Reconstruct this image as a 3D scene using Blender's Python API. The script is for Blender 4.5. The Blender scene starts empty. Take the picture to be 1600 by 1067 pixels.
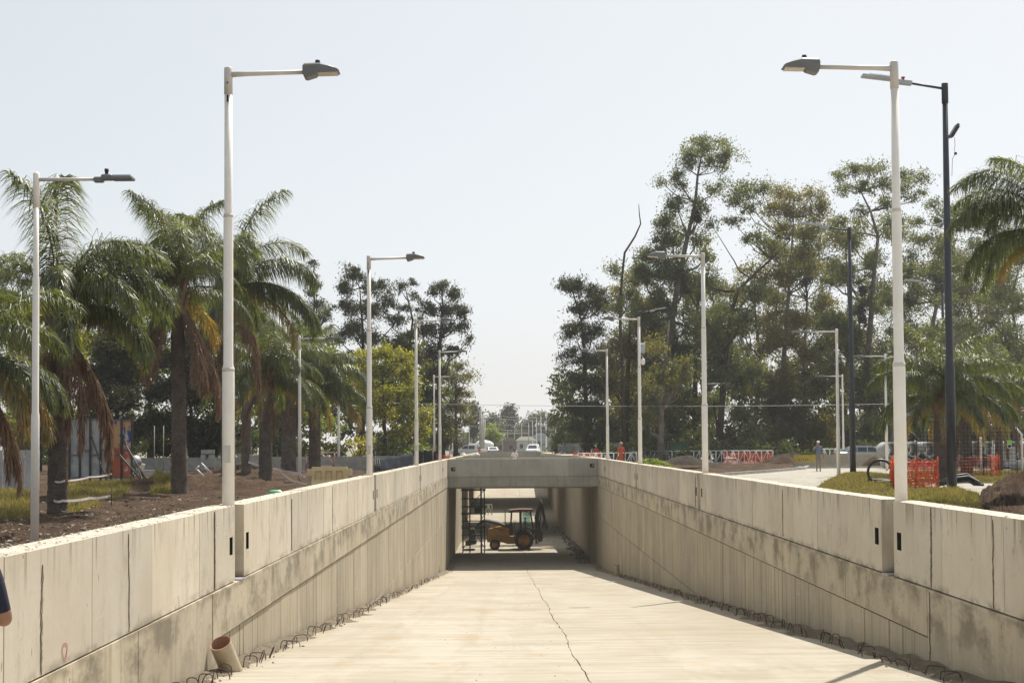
import bpy, bmesh, math, random
import numpy as np
from mathutils import Vector, Matrix, noise as mnoise
R = math.radians
rnd = random.Random(7)
rng = np.random.default_rng(11)
sc = bpy.context.scene
C = sc.collection

# ------------------------------------------------------------------ camera
F = 2222.0
PITCH, YAW, ROLL = R(2.0), -0.0013, R(-0.4)
HAZE = 0.00022
SKYV = 1.25
SHY = (162.5 - F * math.tan(PITCH)) / 1600
CAMZ = 0.90
cd = bpy.data.cameras.new('camera'); cam = bpy.data.objects.new('camera', cd); C.objects.link(cam)
cd.lens = 50.0; cd.sensor_width = 36.0; cd.shift_y = SHY; cd.clip_start = 0.05; cd.clip_end = 6000
RM = Matrix.Rotation(YAW, 3, 'Z') @ Matrix.Rotation(R(90) + PITCH, 3, 'X') @ Matrix.Rotation(ROLL, 3, 'Z')
cam.matrix_world = Matrix.Translation((0, 0, CAMZ)) @ RM.to_4x4()
sc.camera = cam

# ------------------------------------------------------------------ light
SUN_EL, SUN_AZ = R(58.5), R(26)      # azimuth from +Y towards +X
sv = Vector((math.sin(SUN_AZ) * math.cos(SUN_EL), math.cos(SUN_AZ) * math.cos(SUN_EL), math.sin(SUN_EL)))
sd = bpy.data.lights.new('sun', 'SUN'); sun = bpy.data.objects.new('sun', sd); C.objects.link(sun)
sd.energy = 3.0; sd.angle = R(0.55); sd.color = (1.0, 0.95, 0.87)
sun.rotation_euler = sv.to_track_quat('Z', 'Y').to_euler()
sun.location = (20, 40, 60)
w = bpy.data.worlds.new('World'); sc.world = w; w.use_nodes = True
nt = w.node_tree; nt.nodes.clear()
sky = nt.nodes.new('ShaderNodeTexSky'); sky.sky_type = 'NISHITA'; sky.sun_disc = False
sky.sun_elevation = SUN_EL; sky.sun_rotation = SUN_AZ
sky.air_density = 0.65; sky.dust_density = 2.6; sky.ozone_density = 0.6; sky.altitude = 20
bg = nt.nodes.new('ShaderNodeBackground'); bg.inputs[1].default_value = 0.15
wo = nt.nodes.new('ShaderNodeOutputWorld')
# thin high overcast: the clear sky evened out and paled over the whole dome
gam = nt.nodes.new('ShaderNodeGamma'); gam.inputs[1].default_value = 0.46
hsv = nt.nodes.new('ShaderNodeHueSaturation'); hsv.inputs['Saturation'].default_value = 0.55; hsv.inputs['Hue'].default_value = 0.472; hsv.inputs['Value'].default_value = SKYV
nt.links.new(sky.outputs[0], gam.inputs[0]); nt.links.new(gam.outputs[0], hsv.inputs['Color'])
nt.links.new(hsv.outputs[0], bg.inputs[0]); nt.links.new(bg.outputs[0], wo.inputs[0])
sc.view_settings.view_transform = 'Standard'; sc.view_settings.look = 'None'
sc.view_settings.gamma = 1.0; sc.view_settings.use_curve_mapping = False
sc.view_settings.exposure = 1.08
sc.render.engine = 'CYCLES'
sc.cycles.use_denoising = True
sc.cycles.max_bounces = 6; sc.cycles.transparent_max_bounces = 8; sc.cycles.volume_bounces = 1
sc.cycles.sample_clamp_indirect = 6.0

# ------------------------------------------------------------------ helpers
def ray(px, py):
    d = RM @ Vector(((px - 800) / F, (533.5 - py) / F + SHY * 1600 / F, -1))
    return d / d.y
def at(px, py, Y):
    return Vector((0, 0, CAMZ)) + ray(px, py) * Y
def gp(px, py, z=-0.7):
    d = ray(px, py); t = (z - CAMZ) / d.z
    return Vector((0, 0, CAMZ)) + d * t

def tag(o, label=None, cat=None, group=None, kind=None):
    if label: o['label'] = label
    if cat: o['category'] = cat
    if group: o['group'] = group
    if kind: o['kind'] = kind
    return o
def thing(name, label, cat, loc=(0, 0, 0), rotz=0.0, group=None, kind=None):
    o = bpy.data.objects.new(name, None); C.objects.link(o)
    o.location = loc; o.rotation_euler = (0, 0, rotz); o.empty_display_size = 0.2
    return tag(o, label, cat, group, kind)
def copy_tree(o, parent=None):
    c = o.copy(); C.objects.link(c); c.parent = parent
    for ch in list(o.children): copy_tree(ch, c)
    return c
def mesh_np(name, V, Q, mat, parent=None, smooth=False, nv=4):
    me = bpy.data.meshes.new(name)
    V = np.asarray(V, dtype=np.float32); Q = np.asarray(Q, dtype=np.int32)
    me.vertices.add(len(V)); me.vertices.foreach_set('co', V.ravel())
    me.loops.add(Q.size); me.loops.foreach_set('vertex_index', Q.ravel())
    me.polygons.add(len(Q)); me.polygons.foreach_set('loop_start', np.arange(0, Q.size, nv, dtype=np.int32))
    if smooth: me.polygons.foreach_set('use_smooth', np.ones(len(Q), dtype=bool))
    me.update(calc_edges=True)
    me.materials.append(mat)
    o = bpy.data.objects.new(name, me); C.objects.link(o); o.parent = parent
    return o
class MB:
    def __init__(s): s.v = []; s.f = []; s.m = []; s.sm = []
    def add(s, vs, fs, m=0, sm=False):
        b = len(s.v); s.v += [tuple(v) for v in vs]
        for f in fs: s.f.append(tuple(i + b for i in f)); s.m.append(m); s.sm.append(sm)
        return s
    def box(s, x0, x1, y0, y1, z0, z1, m=0, rot=None, org=None):
        vs = [Vector(p) for p in ((x0,y0,z0),(x1,y0,z0),(x1,y1,z0),(x0,y1,z0),(x0,y0,z1),(x1,y0,z1),(x1,y1,z1),(x0,y1,z1))]
        if rot is not None:
            o = Vector(org) if org is not None else Vector(((x0+x1)/2,(y0+y1)/2,(z0+z1)/2))
            vs = [rot @ (v - o) + o for v in vs]
        return s.add(vs, [(0,3,2,1),(4,5,6,7),(0,1,5,4),(1,2,6,5),(2,3,7,6),(3,0,4,7)], m)
    def bbox(s, x0, x1, y0, y1, z0, z1, b=0.02, m=0):
        # bevelled box: chamfered in plan and at the top
        P = [(x0+b,y0),(x1-b,y0),(x1,y0+b),(x1,y1-b),(x1-b,y1),(x0+b,y1),(x0,y1-b),(x0,y0+b)]
        cx, cy = (x0+x1)/2, (y0+y1)/2
        def ring(z, k):
            return [(cx+(x-cx)*(1-k/max(abs(x1-x0)/2,1e-6)), cy+(y-cy)*(1-k/max(abs(y1-y0)/2,1e-6)), z) for x, y in P]
        rs = [ring(z0, b), ring(z0+b, 0), ring(z1-b, 0), ring(z1, b)]
        vs = sum(rs, []); fs = []
        for r in range(3):
            for i in range(8): fs.append((r*8+i, r*8+(i+1)%8, (r+1)*8+(i+1)%8, (r+1)*8+i))
        fs.append(tuple(range(7,-1,-1))); fs.append(tuple(24+i for i in range(8)))
        return s.add(vs, fs, m)
    def tube(s, pts, rad, n=8, cap=True, m=0, sm=True):
        pts = [Vector(p) for p in pts]
        if not isinstance(rad, (list, tuple)): rad = [rad]*len(pts)
        up = Vector((0,0,1)); vs = []; prev = None
        for i, p in enumerate(pts):
            a = pts[max(i-1,0)]; b = pts[min(i+1,len(pts)-1)]
            t = (b-a)
            t = t.normalized() if t.length > 1e-9 else Vector((0,0,1))
            if prev is None:
                ref = Vector((1,0,0)) if abs(t.z) > 0.8 else up
                u = t.cross(ref).normalized()
            else:
                u = prev - t*prev.dot(t)
                u = u.normalized() if u.length > 1e-6 else t.orthogonal().normalized()
            prev = u; v = t.cross(u)
            for k in range(n):
                a_ = 2*math.pi*k/n
                vs.append(p + (u*math.cos(a_) + v*math.sin(a_))*rad[i])
        fs = []
        for i in range(len(pts)-1):
            for k in range(n):
                fs.append((i*n+k, i*n+(k+1)%n, (i+1)*n+(k+1)%n, (i+1)*n+k))
        s.add(vs, fs, m, sm)
        if cap:
            b = len(s.v)-len(vs)
            s.f.append(tuple(b+k for k in range(n-1,-1,-1))); s.m.append(m); s.sm.append(False)
            e = b+(len(pts)-1)*n
            s.f.append(tuple(e+k for k in range(n))); s.m.append(m); s.sm.append(False)
        return s
    def lathe(s, prof, n=16, c=(0,0,0), ax='z', m=0, sm=True):
        vs = []; c = Vector(c)
        for r, h in prof:
            for k in range(n):
                a = 2*math.pi*k/n; x, y = r*math.cos(a), r*math.sin(a)
                vs.append(c + Vector({'z':(x,y,h),'x':(h,x,y),'y':(x,h,y)}[ax]))
        fs = []
        for i in range(len(prof)-1):
            for k in range(n): fs.append((i*n+k, i*n+(k+1)%n, (i+1)*n+(k+1)%n, (i+1)*n+k))
        if prof[0][0] > 1e-5: fs.append(tuple(range(n-1,-1,-1)))
        if prof[-1][0] > 1e-5: fs.append(tuple((len(prof)-1)*n+k for k in range(n)))
        return s.add(vs, fs, m, sm)
    def prism(s, poly, a0, a1, ax='y', m=0, inset=0.0):
        # poly in the plane normal to ax: 'y' -> (x,z), 'x' -> (y,z), 'z' -> (x,y)
        def P(p, a): return {'y':(p[0],a,p[1]),'x':(a,p[0],p[1]),'z':(p[0],p[1],a)}[ax]
        n = len(poly)
        vs = [P(p,a0) for p in poly]+[P(p,a1) for p in poly]
        fs = [(i,(i+1)%n,n+(i+1)%n,n+i) for i in range(n)] + [tuple(range(n-1,-1,-1)), tuple(range(n,2*n))]
        return s.add(vs, fs, m)
    def build(s, name, mats, parent=None, kind=None, label=None, fix=True):
        me = bpy.data.meshes.new(name)
        me.from_pydata([tuple(v) for v in s.v], [], s.f)
        if not isinstance(mats, (list, tuple)): mats = [mats]
        for m in mats: me.materials.append(m)
        me.polygons.foreach_set('material_index', s.m)
        me.polygons.foreach_set('use_smooth', s.sm)
        if fix and len(s.f) < 20000:
            bm = bmesh.new(); bm.from_mesh(me); bmesh.ops.recalc_face_normals(bm, faces=bm.faces); bm.to_mesh(me); bm.free()
        me.update()
        o = bpy.data.objects.new(name, me); C.objects.link(o); o.parent = parent
        if kind: o['kind'] = kind
        if label: o['label'] = label
        return o
def inst(src, parent, loc=(0,0,0), rot=(0,0,0), scale=1.0, name=None):
    o = bpy.data.objects.new(name or src.name.split('.')[0], src.data); C.objects.link(o)
    o.parent = parent; o.location = loc; o.rotation_euler = rot
    o.scale = (scale,)*3 if not isinstance(scale, (tuple, list)) else scale
    return o

# ------------------------------------------------------------------ materials
def nodes(name):
    m = bpy.data.materials.new(name); m.use_nodes = True
    t = m.node_tree; b = t.nodes['Principled BSDF']
    return m, t, b
def N(t, typ, **kw):
    n = t.nodes.new(typ)
    for k, v in kw.items():
        if k == 'op': n.operation = v
        else: setattr(n, k, v)
    return n
def L(t, a, b): t.links.new(a, b)
def posn(t, scale, obj=False):
    if obj: s = N(t, 'ShaderNodeTexCoord').outputs['Object']
    else: s = N(t, 'ShaderNodeNewGeometry').outputs['Position']
    mp = N(t, 'ShaderNodeMapping'); mp.inputs['Scale'].default_value = scale
    L(t, s, mp.inputs['Vector']); return mp.outputs[0]
def noise_(t, scale, detail=4, rough=0.55, obj=False, sc_=1.0):
    n = N(t, 'ShaderNodeTexNoise'); n.inputs['Scale'].default_value = sc_
    n.inputs['Detail'].default_value = detail; n.inputs['Roughness'].default_value = rough
    L(t, posn(t, scale, obj), n.inputs['Vector']); return n.outputs['Fac']
def ramp(t, fac, lo, hi, a=0.0, b=1.0):
    r = N(t, 'ShaderNodeMapRange'); r.interpolation_type = 'SMOOTHSTEP'
    r.inputs['From Min'].default_value = lo; r.inputs['From Max'].default_value = hi
    r.inputs['To Min'].default_value = a; r.inputs['To Max'].default_value = b
    L(t, fac, r.inputs['Value']); return r.outputs[0]
def mixc(t, fac, a, b, bt='MIX'):
    n = N(t, 'ShaderNodeMix'); n.data_type = 'RGBA'; n.blend_type = bt
    for sck, val in ((n.inputs[0], fac), (n.inputs[6], a), (n.inputs[7], b)):
        if hasattr(val, 'is_linked') or hasattr(val, 'links'): L(t, val, sck)
        elif isinstance(val, (int, float)): sck.default_value = val
        else: sck.default_value = (*val, 1)
    return n.outputs[2]
def math_(t, op, a, b=None):
    n = N(t, 'ShaderNodeMath', op=op)
    for i, val in enumerate((a, b)):
        if val is None: continue
        if isinstance(val, (int, float)): n.inputs[i].default_value = val
        else: L(t, val, n.inputs[i])
    return n.outputs[0]
def bump(t, b, h, strength=0.3, dist=0.02):
    n = N(t, 'ShaderNodeBump'); n.inputs['Strength'].default_value = strength; n.inputs['Distance'].default_value = dist
    L(t, h, n.inputs['Height']); L(t, n.outputs[0], b.inputs['Normal'])
def simple(name, c1, c2=None, rough=0.6, metal=0.0, ns=3.0, bumpv=0.0, obj=False, spec=None, tr=None):
    m, t, b = nodes(name)
    c2 = c2 or tuple(x*0.8 for x in c1)
    nz = noise_(t, (ns,)*3, 5, 0.6, obj)
    col = mixc(t, ramp(t, nz, 0.35, 0.65), c1, c2)
    L(t, col, b.inputs['Base Color']); b.inputs['Roughness'].default_value = rough; b.inputs['Metallic'].default_value = metal
    if spec is not None: b.inputs['Specular IOR Level'].default_value = spec
    if tr: b.inputs['Transmission Weight'].default_value = tr
    if bumpv: bump(t, b, nz, bumpv, 0.03)
    return m
def concrete_wall(name, c1, c2, band=True, lines=0.0, streak=1.0):
    m, t, b = nodes(name)
    geo = N(t, 'ShaderNodeNewGeometry'); sx = N(t, 'ShaderNodeSeparateXYZ'); L(t, geo.outputs['Position'], sx.inputs[0])
    z = sx.outputs[2]
    big = noise_(t, (0.5, 0.5, 0.7), 5, 0.6)
    col = mixc(t, ramp(t, big, 0.3, 0.7), c1, c2)
    oi = N(t, 'ShaderNodeObjectInfo')
    col = mixc(t, 1.0, col, mixc(t, oi.outputs['Random'], (0.86, 0.86, 0.87), (1.07, 1.06, 1.03)), 'MULTIPLY')
    st = noise_(t, (5.0, 5.0, 0.28), 4, 0.6)
    col = mixc(t, ramp(t, st, 0.52, 0.72, 0, 0.45*streak), col, tuple(x*0.55 for x in c2))
    st2 = noise_(t, (1.6, 1.6, 0.5), 5, 0.7)
    col = mixc(t, ramp(t, st2, 0.52, 0.72, 0, 0.5), col, (0.30, 0.25, 0.18))
    if lines:
        ln = noise_(t, (0.0, 6.5, 0.05), 2, 0.5)
        col = mixc(t, ramp(t, ln, 0.55, 0.66, 0, lines), col, (0.17, 0.145, 0.11))
        ln2 = noise_(t, (0.0, 14.0, 0.02), 1, 0.5)
        col = mixc(t, ramp(t, ln2, 0.66, 0.72, 0, lines*0.8), col, (0.13, 0.11, 0.085))
    if band:
        bm_ = math_(t, 'MULTIPLY', ramp(t, z, -2.25, -1.45, 0, 1), ramp(t, z, -1.16, -1.22, 0, 1))
        bn = noise_(t, (1.0, 1.0, 1.5), 6, 0.68)
        msk = math_(t, 'MULTIPLY', bm_, ramp(t, bn, 0.44, 0.64, 0, 0.80))
        col = mixc(t, msk, col, (0.17, 0.15, 0.11))
        # run-off stains under the top edge
        tm = math_(t, 'MULTIPLY', ramp(t, z, -0.5, -0.02, 0, 1), ramp(t, noise_(t, (7.0, 7.0, 0.25), 3, 0.5), 0.54, 0.66, 0, 0.7))
        col = mixc(t, tm, col, (0.2, 0.17, 0.12))
        gm = math_(t, 'MULTIPLY', ramp(t, z, -1.16, -1.02, 1, 0), ramp(t, z, -1.30, -1.16, 0, 1))
        col = mixc(t, math_(t, 'MULTIPLY', gm, ramp(t, noise_(t, (2.2, 2.2, 4.0), 4, 0.6), 0.42, 0.6, 0, 0.6)), col, (0.16, 0.13, 0.09))
    bl = noise_(t, (1.1, 1.1, 0.9), 7, 0.75)
    col = mixc(t, ramp(t, bl, 0.54, 0.68, 0, 0.42), col, (0.27, 0.24, 0.19))
    sm = noise_(t, (2.0, 0.7, 3.5), 6, 0.7)
    col = mixc(t, ramp(t, sm, 0.62, 0.72, 0, 0.35), col, (0.66, 0.62, 0.55))
    fine = noise_(t, (30, 30, 12), 5, 0.7)
    col = mixc(t, ramp(t, fine, 0.55, 0.75, 0, 0.35), col, (0.24, 0.21, 0.16))
    vo = N(t, 'ShaderNodeTexVoronoi'); vo.inputs['Scale'].default_value = 7.0
    L(t, posn(t, (1, 1, 0.7)), vo.inputs['Vector'])
    pit = math_(t, 'MULTIPLY', ramp(t, vo.outputs['Distance'], 0.06, 0.11, 1, 0), ramp(t, noise_(t, (2, 2, 2), 3), 0.5, 0.6, 0, 0.8))
    col = mixc(t, pit, col, (0.07, 0.06, 0.05))
    vs_ = N(t, 'ShaderNodeTexVoronoi'); vs_.inputs['Scale'].default_value = 3.2
    L(t, posn(t, (1, 1.4, 0.35)), vs_.inputs['Vector'])
    pit2 = math_(t, 'MULTIPLY', ramp(t, vs_.outputs['Distance'], 0.03, 0.07, 1, 0), 0.7)
    col = mixc(t, pit2, col, (0.06, 0.055, 0.045))
    L(t, col, b.inputs['Base Color']); b.inputs['Roughness'].default_value = 0.85
    b.inputs['Specular IOR Level'].default_value = 0.25
    h = math_(t, 'ADD', math_(t, 'MULTIPLY', noise_(t, (14, 14, 6), 6, 0.65), 0.6), math_(t, 'MULTIPLY', st, 0.6*streak))
    if lines: h = math_(t, 'ADD', h, math_(t, 'MULTIPLY', ramp(t, ln, 0.5, 0.6), -1.5))
    bump(t, b, h, 0.5, 0.012)
    return m
def floor_mat():
    m, t, b = nodes('concrete_ramp_floor')
    gx_ = N(t, 'ShaderNodeNewGeometry'); sx_ = N(t, 'ShaderNodeSeparateXYZ'); L(t, gx_.outputs['Position'], sx_.inputs[0]); sxx = sx_.outputs[0]
    big = noise_(t, (0.35, 0.22, 0.35), 5, 0.6)
    col = mixc(t, ramp(t, big, 0.3, 0.7), (0.42, 0.385, 0.315), (0.35, 0.31, 0.24))
    br = noise_(t, (0.45, 2.2, 1.0), 6, 0.68)
    col = mixc(t, ramp(t, br, 0.40, 0.68, 0, 0.58), col, (0.29, 0.245, 0.17))
    br2 = noise_(t, (0.5, 12.0, 1.0), 3, 0.6)
    col = mixc(t, ramp(t, br2, 0.52, 0.68, 0, 0.42), col, (0.22, 0.18, 0.125))
    og = noise_(t, (0.8, 0.5, 0.8), 5, 0.6)
    col = mixc(t, ramp(t, og, 0.56, 0.72, 0, 0.6), col, (0.36, 0.25, 0.13))
    dk = noise_(t, (1.4, 1.0, 1.0), 6, 0.7)
    col = mixc(t, ramp(t, dk, 0.58, 0.74, 0, 0.55), col, (0.27, 0.23, 0.17))
    tr = noise_(t, (2.2, 0.05, 1.0), 3, 0.5)
    col = mixc(t, ramp(t, tr, 0.58, 0.70, 0, 0.22), col, (0.30, 0.26, 0.20))
    vo = N(t, 'ShaderNodeTexVoronoi'); vo.inputs['Scale'].default_value = 1.6
    L(t, posn(t, (1, 1, 1)), vo.inputs['Vector'])
    col = mixc(t, ramp(t, vo.outputs['Distance'], 0.02, 0.045, 0.8, 0), col, (0.1, 0.08, 0.06))
    pt = noise_(t, (0.5, 0.12, 0.5), 6, 0.7)
    col = mixc(t, ramp(t, pt, 0.50, 0.62, 0, 0.30), col, (0.46, 0.43, 0.36))
    gr = noise_(t, (9, 9, 9), 6, 0.75)
    col = mixc(t, ramp(t, gr, 0.58, 0.72, 0, 0.5), col, (0.28, 0.24, 0.18))
    wv = math_(t, 'ABSOLUTE', math_(t, 'SUBTRACT', math_(t, 'ABSOLUTE', math_(t, 'SUBTRACT', sxx, -1.6)), 0.85))
    tm_ = math_(t, 'MULTIPLY', ramp(t, math_(t, 'ADD', wv, math_(t, 'MULTIPLY', pt, 0.35)), 0.20, 0.42, 1, 0), ramp(t, noise_(t, (3.0, 0.5, 1), 5, 0.7), 0.42, 0.62, 0, 0.45))
    col = mixc(t, tm_, col, (0.30, 0.25, 0.18))
    # dusty margins by the walls
    geo = N(t, 'ShaderNodeNewGeometry'); sx = N(t, 'ShaderNodeSeparateXYZ'); L(t, geo.outputs['Position'], sx.inputs[0])
    d = math_(t, 'SUBTRACT', 5.07, math_(t, 'ABSOLUTE', math_(t, 'SUBTRACT', sx.outputs[0], 0.825)))
    dm = math_(t, 'MULTIPLY', ramp(t, math_(t, 'ADD', d, math_(t, 'MULTIPLY', dk, 1.1)), 0.55, 1.25, 1, 0), ramp(t, noise_(t, (6, 6, 6), 5, 0.7), 0.38, 0.6, 0.1, 0.8))
    col = mixc(t, dm, col, (0.24, 0.185, 0.12))
    L(t, col, b.inputs['Base Color']); b.inputs['Roughness'].default_value = 0.9
    b.inputs['Specular IOR Level'].default_value = 0.15
    bump(t, b, math_(t, 'ADD', br2, noise_(t, (20, 20, 20), 4, 0.6)), 0.4, 0.012)
    return m
def leaf(name, c1, c2, tr=0.35, gloss=0.08, ns=0.6, tc=None):
    m = bpy.data.materials.new(name); m.use_nodes = True; t = m.node_tree; t.nodes.clear()
    out = N(t, 'ShaderNodeOutputMaterial')
    a = noise_(t, (ns,)*3, 3, 0.6); bb = noise_(t, (ns*9,)*3, 1, 0.5)
    f = math_(t, 'ADD', math_(t, 'MULTIPLY', a, 0.55), math_(t, 'MULTIPLY', bb, 0.45))
    col = mixc(t, ramp(t, f, 0.36, 0.64), c1, c2)
    d = N(t, 'ShaderNodeBsdfDiffuse'); L(t, col, d.inputs[0])
    tl = N(t, 'ShaderNodeBsdfTranslucent')
    L(t, mixc(t, 1.0, col, tc or (2.6, 2.3, 0.8), 'MULTIPLY'), tl.inputs[0])
    mx = N(t, 'ShaderNodeMixShader'); mx.inputs[0].default_value = tr
    L(t, d.outputs[0], mx.inputs[1]); L(t, tl.outputs[0], mx.inputs[2])
    g = N(t, 'ShaderNodeBsdfGlossy'); g.inputs['Roughness'].default_value = 0.42; g.inputs[0].default_value = (0.9, 0.9, 0.85, 1)
    m2 = N(t, 'ShaderNodeMixShader'); m2.inputs[0].default_value = gloss
    L(t, mx.outputs[0], m2.inputs[1]); L(t, g.outputs[0], m2.inputs[2])
    L(t, m2.outputs[0], out.inputs[0])
    return m
def dirt_mat(name, c1, c2, c3=None, ns=1.2):
    m, t, b = nodes(name)
    a = noise_(t, (ns,)*3, 6, 0.7); f = noise_(t, (ns*9,)*3, 5, 0.7)
    col = mixc(t, ramp(t, a, 0.35, 0.65), c1, c2)
    col = mixc(t, ramp(t, f, 0.4, 0.7, 0, 0.6), col, tuple(x*0.45 for x in c1))
    if c3: col = mixc(t, ramp(t, noise_(t, (ns*22,)*3, 3, 0.6), 0.62, 0.70, 0, 0.8), col, c3)
    L(t, col, b.inputs['Base Color']); b.inputs['Roughness'].default_value = 0.95; b.inputs['Specular IOR Level'].default_value = 0.1
    bump(t, b, math_(t, 'ADD', math_(t, 'ADD', a, f), noise_(t, (ns*25,)*3, 4, 0.7)), 1.0, 0.10)
    return m
M = {}
M['wall_l'] = concrete_wall('concrete_parapet', (0.62, 0.56, 0.46), (0.54, 0.475, 0.375), streak=0.28)
M['wall_b'] = concrete_wall('concrete_band', (0.54, 0.475, 0.36), (0.47, 0.40, 0.29))
M['wall_lo'] = concrete_wall('concrete_board_marked', (0.49, 0.43, 0.325), (0.43, 0.37, 0.27), band=False, lines=0.75)
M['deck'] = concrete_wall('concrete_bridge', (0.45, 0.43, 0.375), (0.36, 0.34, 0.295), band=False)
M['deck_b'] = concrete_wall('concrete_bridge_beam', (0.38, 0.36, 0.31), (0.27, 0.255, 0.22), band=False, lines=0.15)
M['floor'] = floor_mat()
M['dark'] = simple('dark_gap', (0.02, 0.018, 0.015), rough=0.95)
M['sub'] = simple('gritty_joint', (0.13, 0.11, 0.08), (0.07, 0.06, 0.045), 0.95, ns=8)
M['bar'] = simple('dark_wire', (0.03, 0.03, 0.032), rough=0.95, spec=0.05)
M['plain_concrete'] = simple('plain_concrete', (0.42, 0.41, 0.37), (0.32, 0.31, 0.28), 0.9, ns=2.0, bumpv=0.3)
M['road'] = dirt_mat('pale_road_surface', (0.52, 0.49, 0.42), (0.44, 0.40, 0.33), ns=0.4)
M['white'] = simple('white_pole_paint', (0.84, 0.80, 0.74), (0.80, 0.75, 0.68), 0.45, ns=3.0)
M['arm'] = simple('white_arm_paint', (0.60, 0.56, 0.51), (0.55, 0.51, 0.46), 0.5, ns=3.0)
M['grey'] = simple('grey_luminaire', (0.16, 0.165, 0.17), (0.13, 0.13, 0.135), 0.5)
M['lens'] = simple('luminaire_lens', (0.55, 0.50, 0.42), (0.45, 0.4, 0.34), 0.35, ns=30)
M['black'] = simple('black_plastic', (0.02, 0.02, 0.022), rough=0.45)
M['navy'] = simple('dark_pole_paint', (0.028, 0.033, 0.045), (0.022, 0.026, 0.036), 0.45)
M['steel'] = simple('rusty_rebar', (0.09, 0.055, 0.04), (0.05, 0.035, 0.03), 0.8, ns=9)
M['galv'] = simple('galvanised_steel', (0.45, 0.46, 0.47), (0.35, 0.36, 0.37), 0.45, 0.6)
M['dirt'] = dirt_mat('brown_earth', (0.085, 0.055, 0.036), (0.155, 0.10, 0.062), (0.40, 0.34, 0.26))
M['dirt2'] = dirt_mat('dark_mound_earth', (0.07, 0.055, 0.045), (0.11, 0.085, 0.065), (0.25, 0.22, 0.18))
M['turf'] = dirt_mat('grass_earth', (0.10, 0.095, 0.04), (0.18, 0.14, 0.085), ns=1.2)
M['farland'] = dirt_mat('far_ground', (0.20, 0.19, 0.13), (0.30, 0.27, 0.2), ns=0.1)
M['gravel'] = simple('gravel', (0.36, 0.31, 0.24), (0.17, 0.14, 0.10), 0.95, ns=6)
M['bark'] = dirt_mat('tree_bark', (0.085, 0.065, 0.05), (0.14, 0.11, 0.085), ns=2)
M['bark_pale'] = dirt_mat('pale_bark', (0.30, 0.26, 0.22), (0.17, 0.145, 0.12), ns=1.5)
M['palmbark'] = dirt_mat('palm_bark', (0.20, 0.155, 0.125), (0.30, 0.245, 0.205), ns=2.5)
M['euc'] = leaf('eucalyptus_leaf', (0.044, 0.060, 0.034), (0.112, 0.130, 0.062), 0.48, 0.05, 0.22)
M['euc2'] = leaf('eucalyptus_leaf_yellowish', (0.055, 0.065, 0.028), (0.14, 0.13, 0.05), 0.48, 0.05, 0.22)
M['cas'] = leaf('casuarina_needle', (0.028, 0.036, 0.022), (0.055, 0.06, 0.03), 0.28, 0.03, 0.25)
M['yel'] = leaf('yellow_green_leaf', (0.13, 0.15, 0.03), (0.25, 0.24, 0.05), 0.48, 0.06, 0.3)
M['bright'] = leaf('bright_green_leaf', (0.08, 0.13, 0.03), (0.16, 0.20, 0.05), 0.45, 0.06, 0.4)
M['woods_sunlit'] = leaf('woodland_leaf_sunlit', (0.05, 0.075, 0.03), (0.15, 0.17, 0.045), 0.45, 0.04, 0.25)  # lighter leaf tones, sunlight on the left woodland put into the colour
M['shrub'] = leaf('shrub_leaf', (0.03, 0.045, 0.02), (0.07, 0.09, 0.03), 0.35, 0.04, 0.5)
M['frond'] = leaf('palm_leaflet', (0.030, 0.042, 0.016), (0.100, 0.118, 0.036), 0.46, 0.06, 0.8, (2.7, 2.6, 0.9))
M['frond_y'] = leaf('palm_leaflet_yellowing', (0.10, 0.11, 0.02), (0.24, 0.17, 0.035), 0.45, 0.10, 0.9, (2.8, 2.2, 0.6))
M['deadfrond'] = leaf('dead_palm_leaflet', (0.16, 0.10, 0.065), (0.27, 0.18, 0.12), 0.30, 0.02, 1.5, (1.5, 1.3, 1.1))
M['rachis'] = simple('palm_rachis', (0.22, 0.20, 0.08), (0.16, 0.12, 0.05), 0.6)
M['deadrachis'] = simple('dead_palm_rachis', (0.26, 0.17, 0.11), (0.17, 0.10, 0.07), 0.8)
M['grass'] = leaf('grass_blade', (0.12, 0.13, 0.04), (0.30, 0.23, 0.11), 0.32, 0.03, 1.3, (1.9, 1.8, 0.8))
M['glass'] = simple('vehicle_glass', (0.03, 0.04, 0.045), (0.03, 0.04, 0.045), 0.08)
M['tyre'] = simple('tyre_rubber', (0.02, 0.02, 0.02), (0.03, 0.028, 0.025), 0.9, ns=10)
# ------------------------------------------------------------------ ramp geometry
XL, XR = -4.24, 5.89
ZP = [(-8,-0.70),(0,-0.75),(4,-0.95),(8,-1.25),(13,-1.72),(18,-2.10),(93,-7.2),(130,-7.2),(226,-0.72)]
def zf(y):
    for (a, za), (b, zb) in zip(ZP, ZP[1:]):
        if y <= b: return za + (zb-za)*(y-a)/(b-a)
    return ZP[-1][1]
def xr(y):
    P = [(96.4, 5.89), (121, 5.2), (137, 4.6), (180, 3.9), (226, 3.9)]
    if y <= P[0][0]: return XR
    for (a, xa), (b, xb) in zip(P, P[1:]):
        if y <= b: return xa+(xb-xa)*(y-a)/(b-a)
    return P[-1][1]

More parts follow.
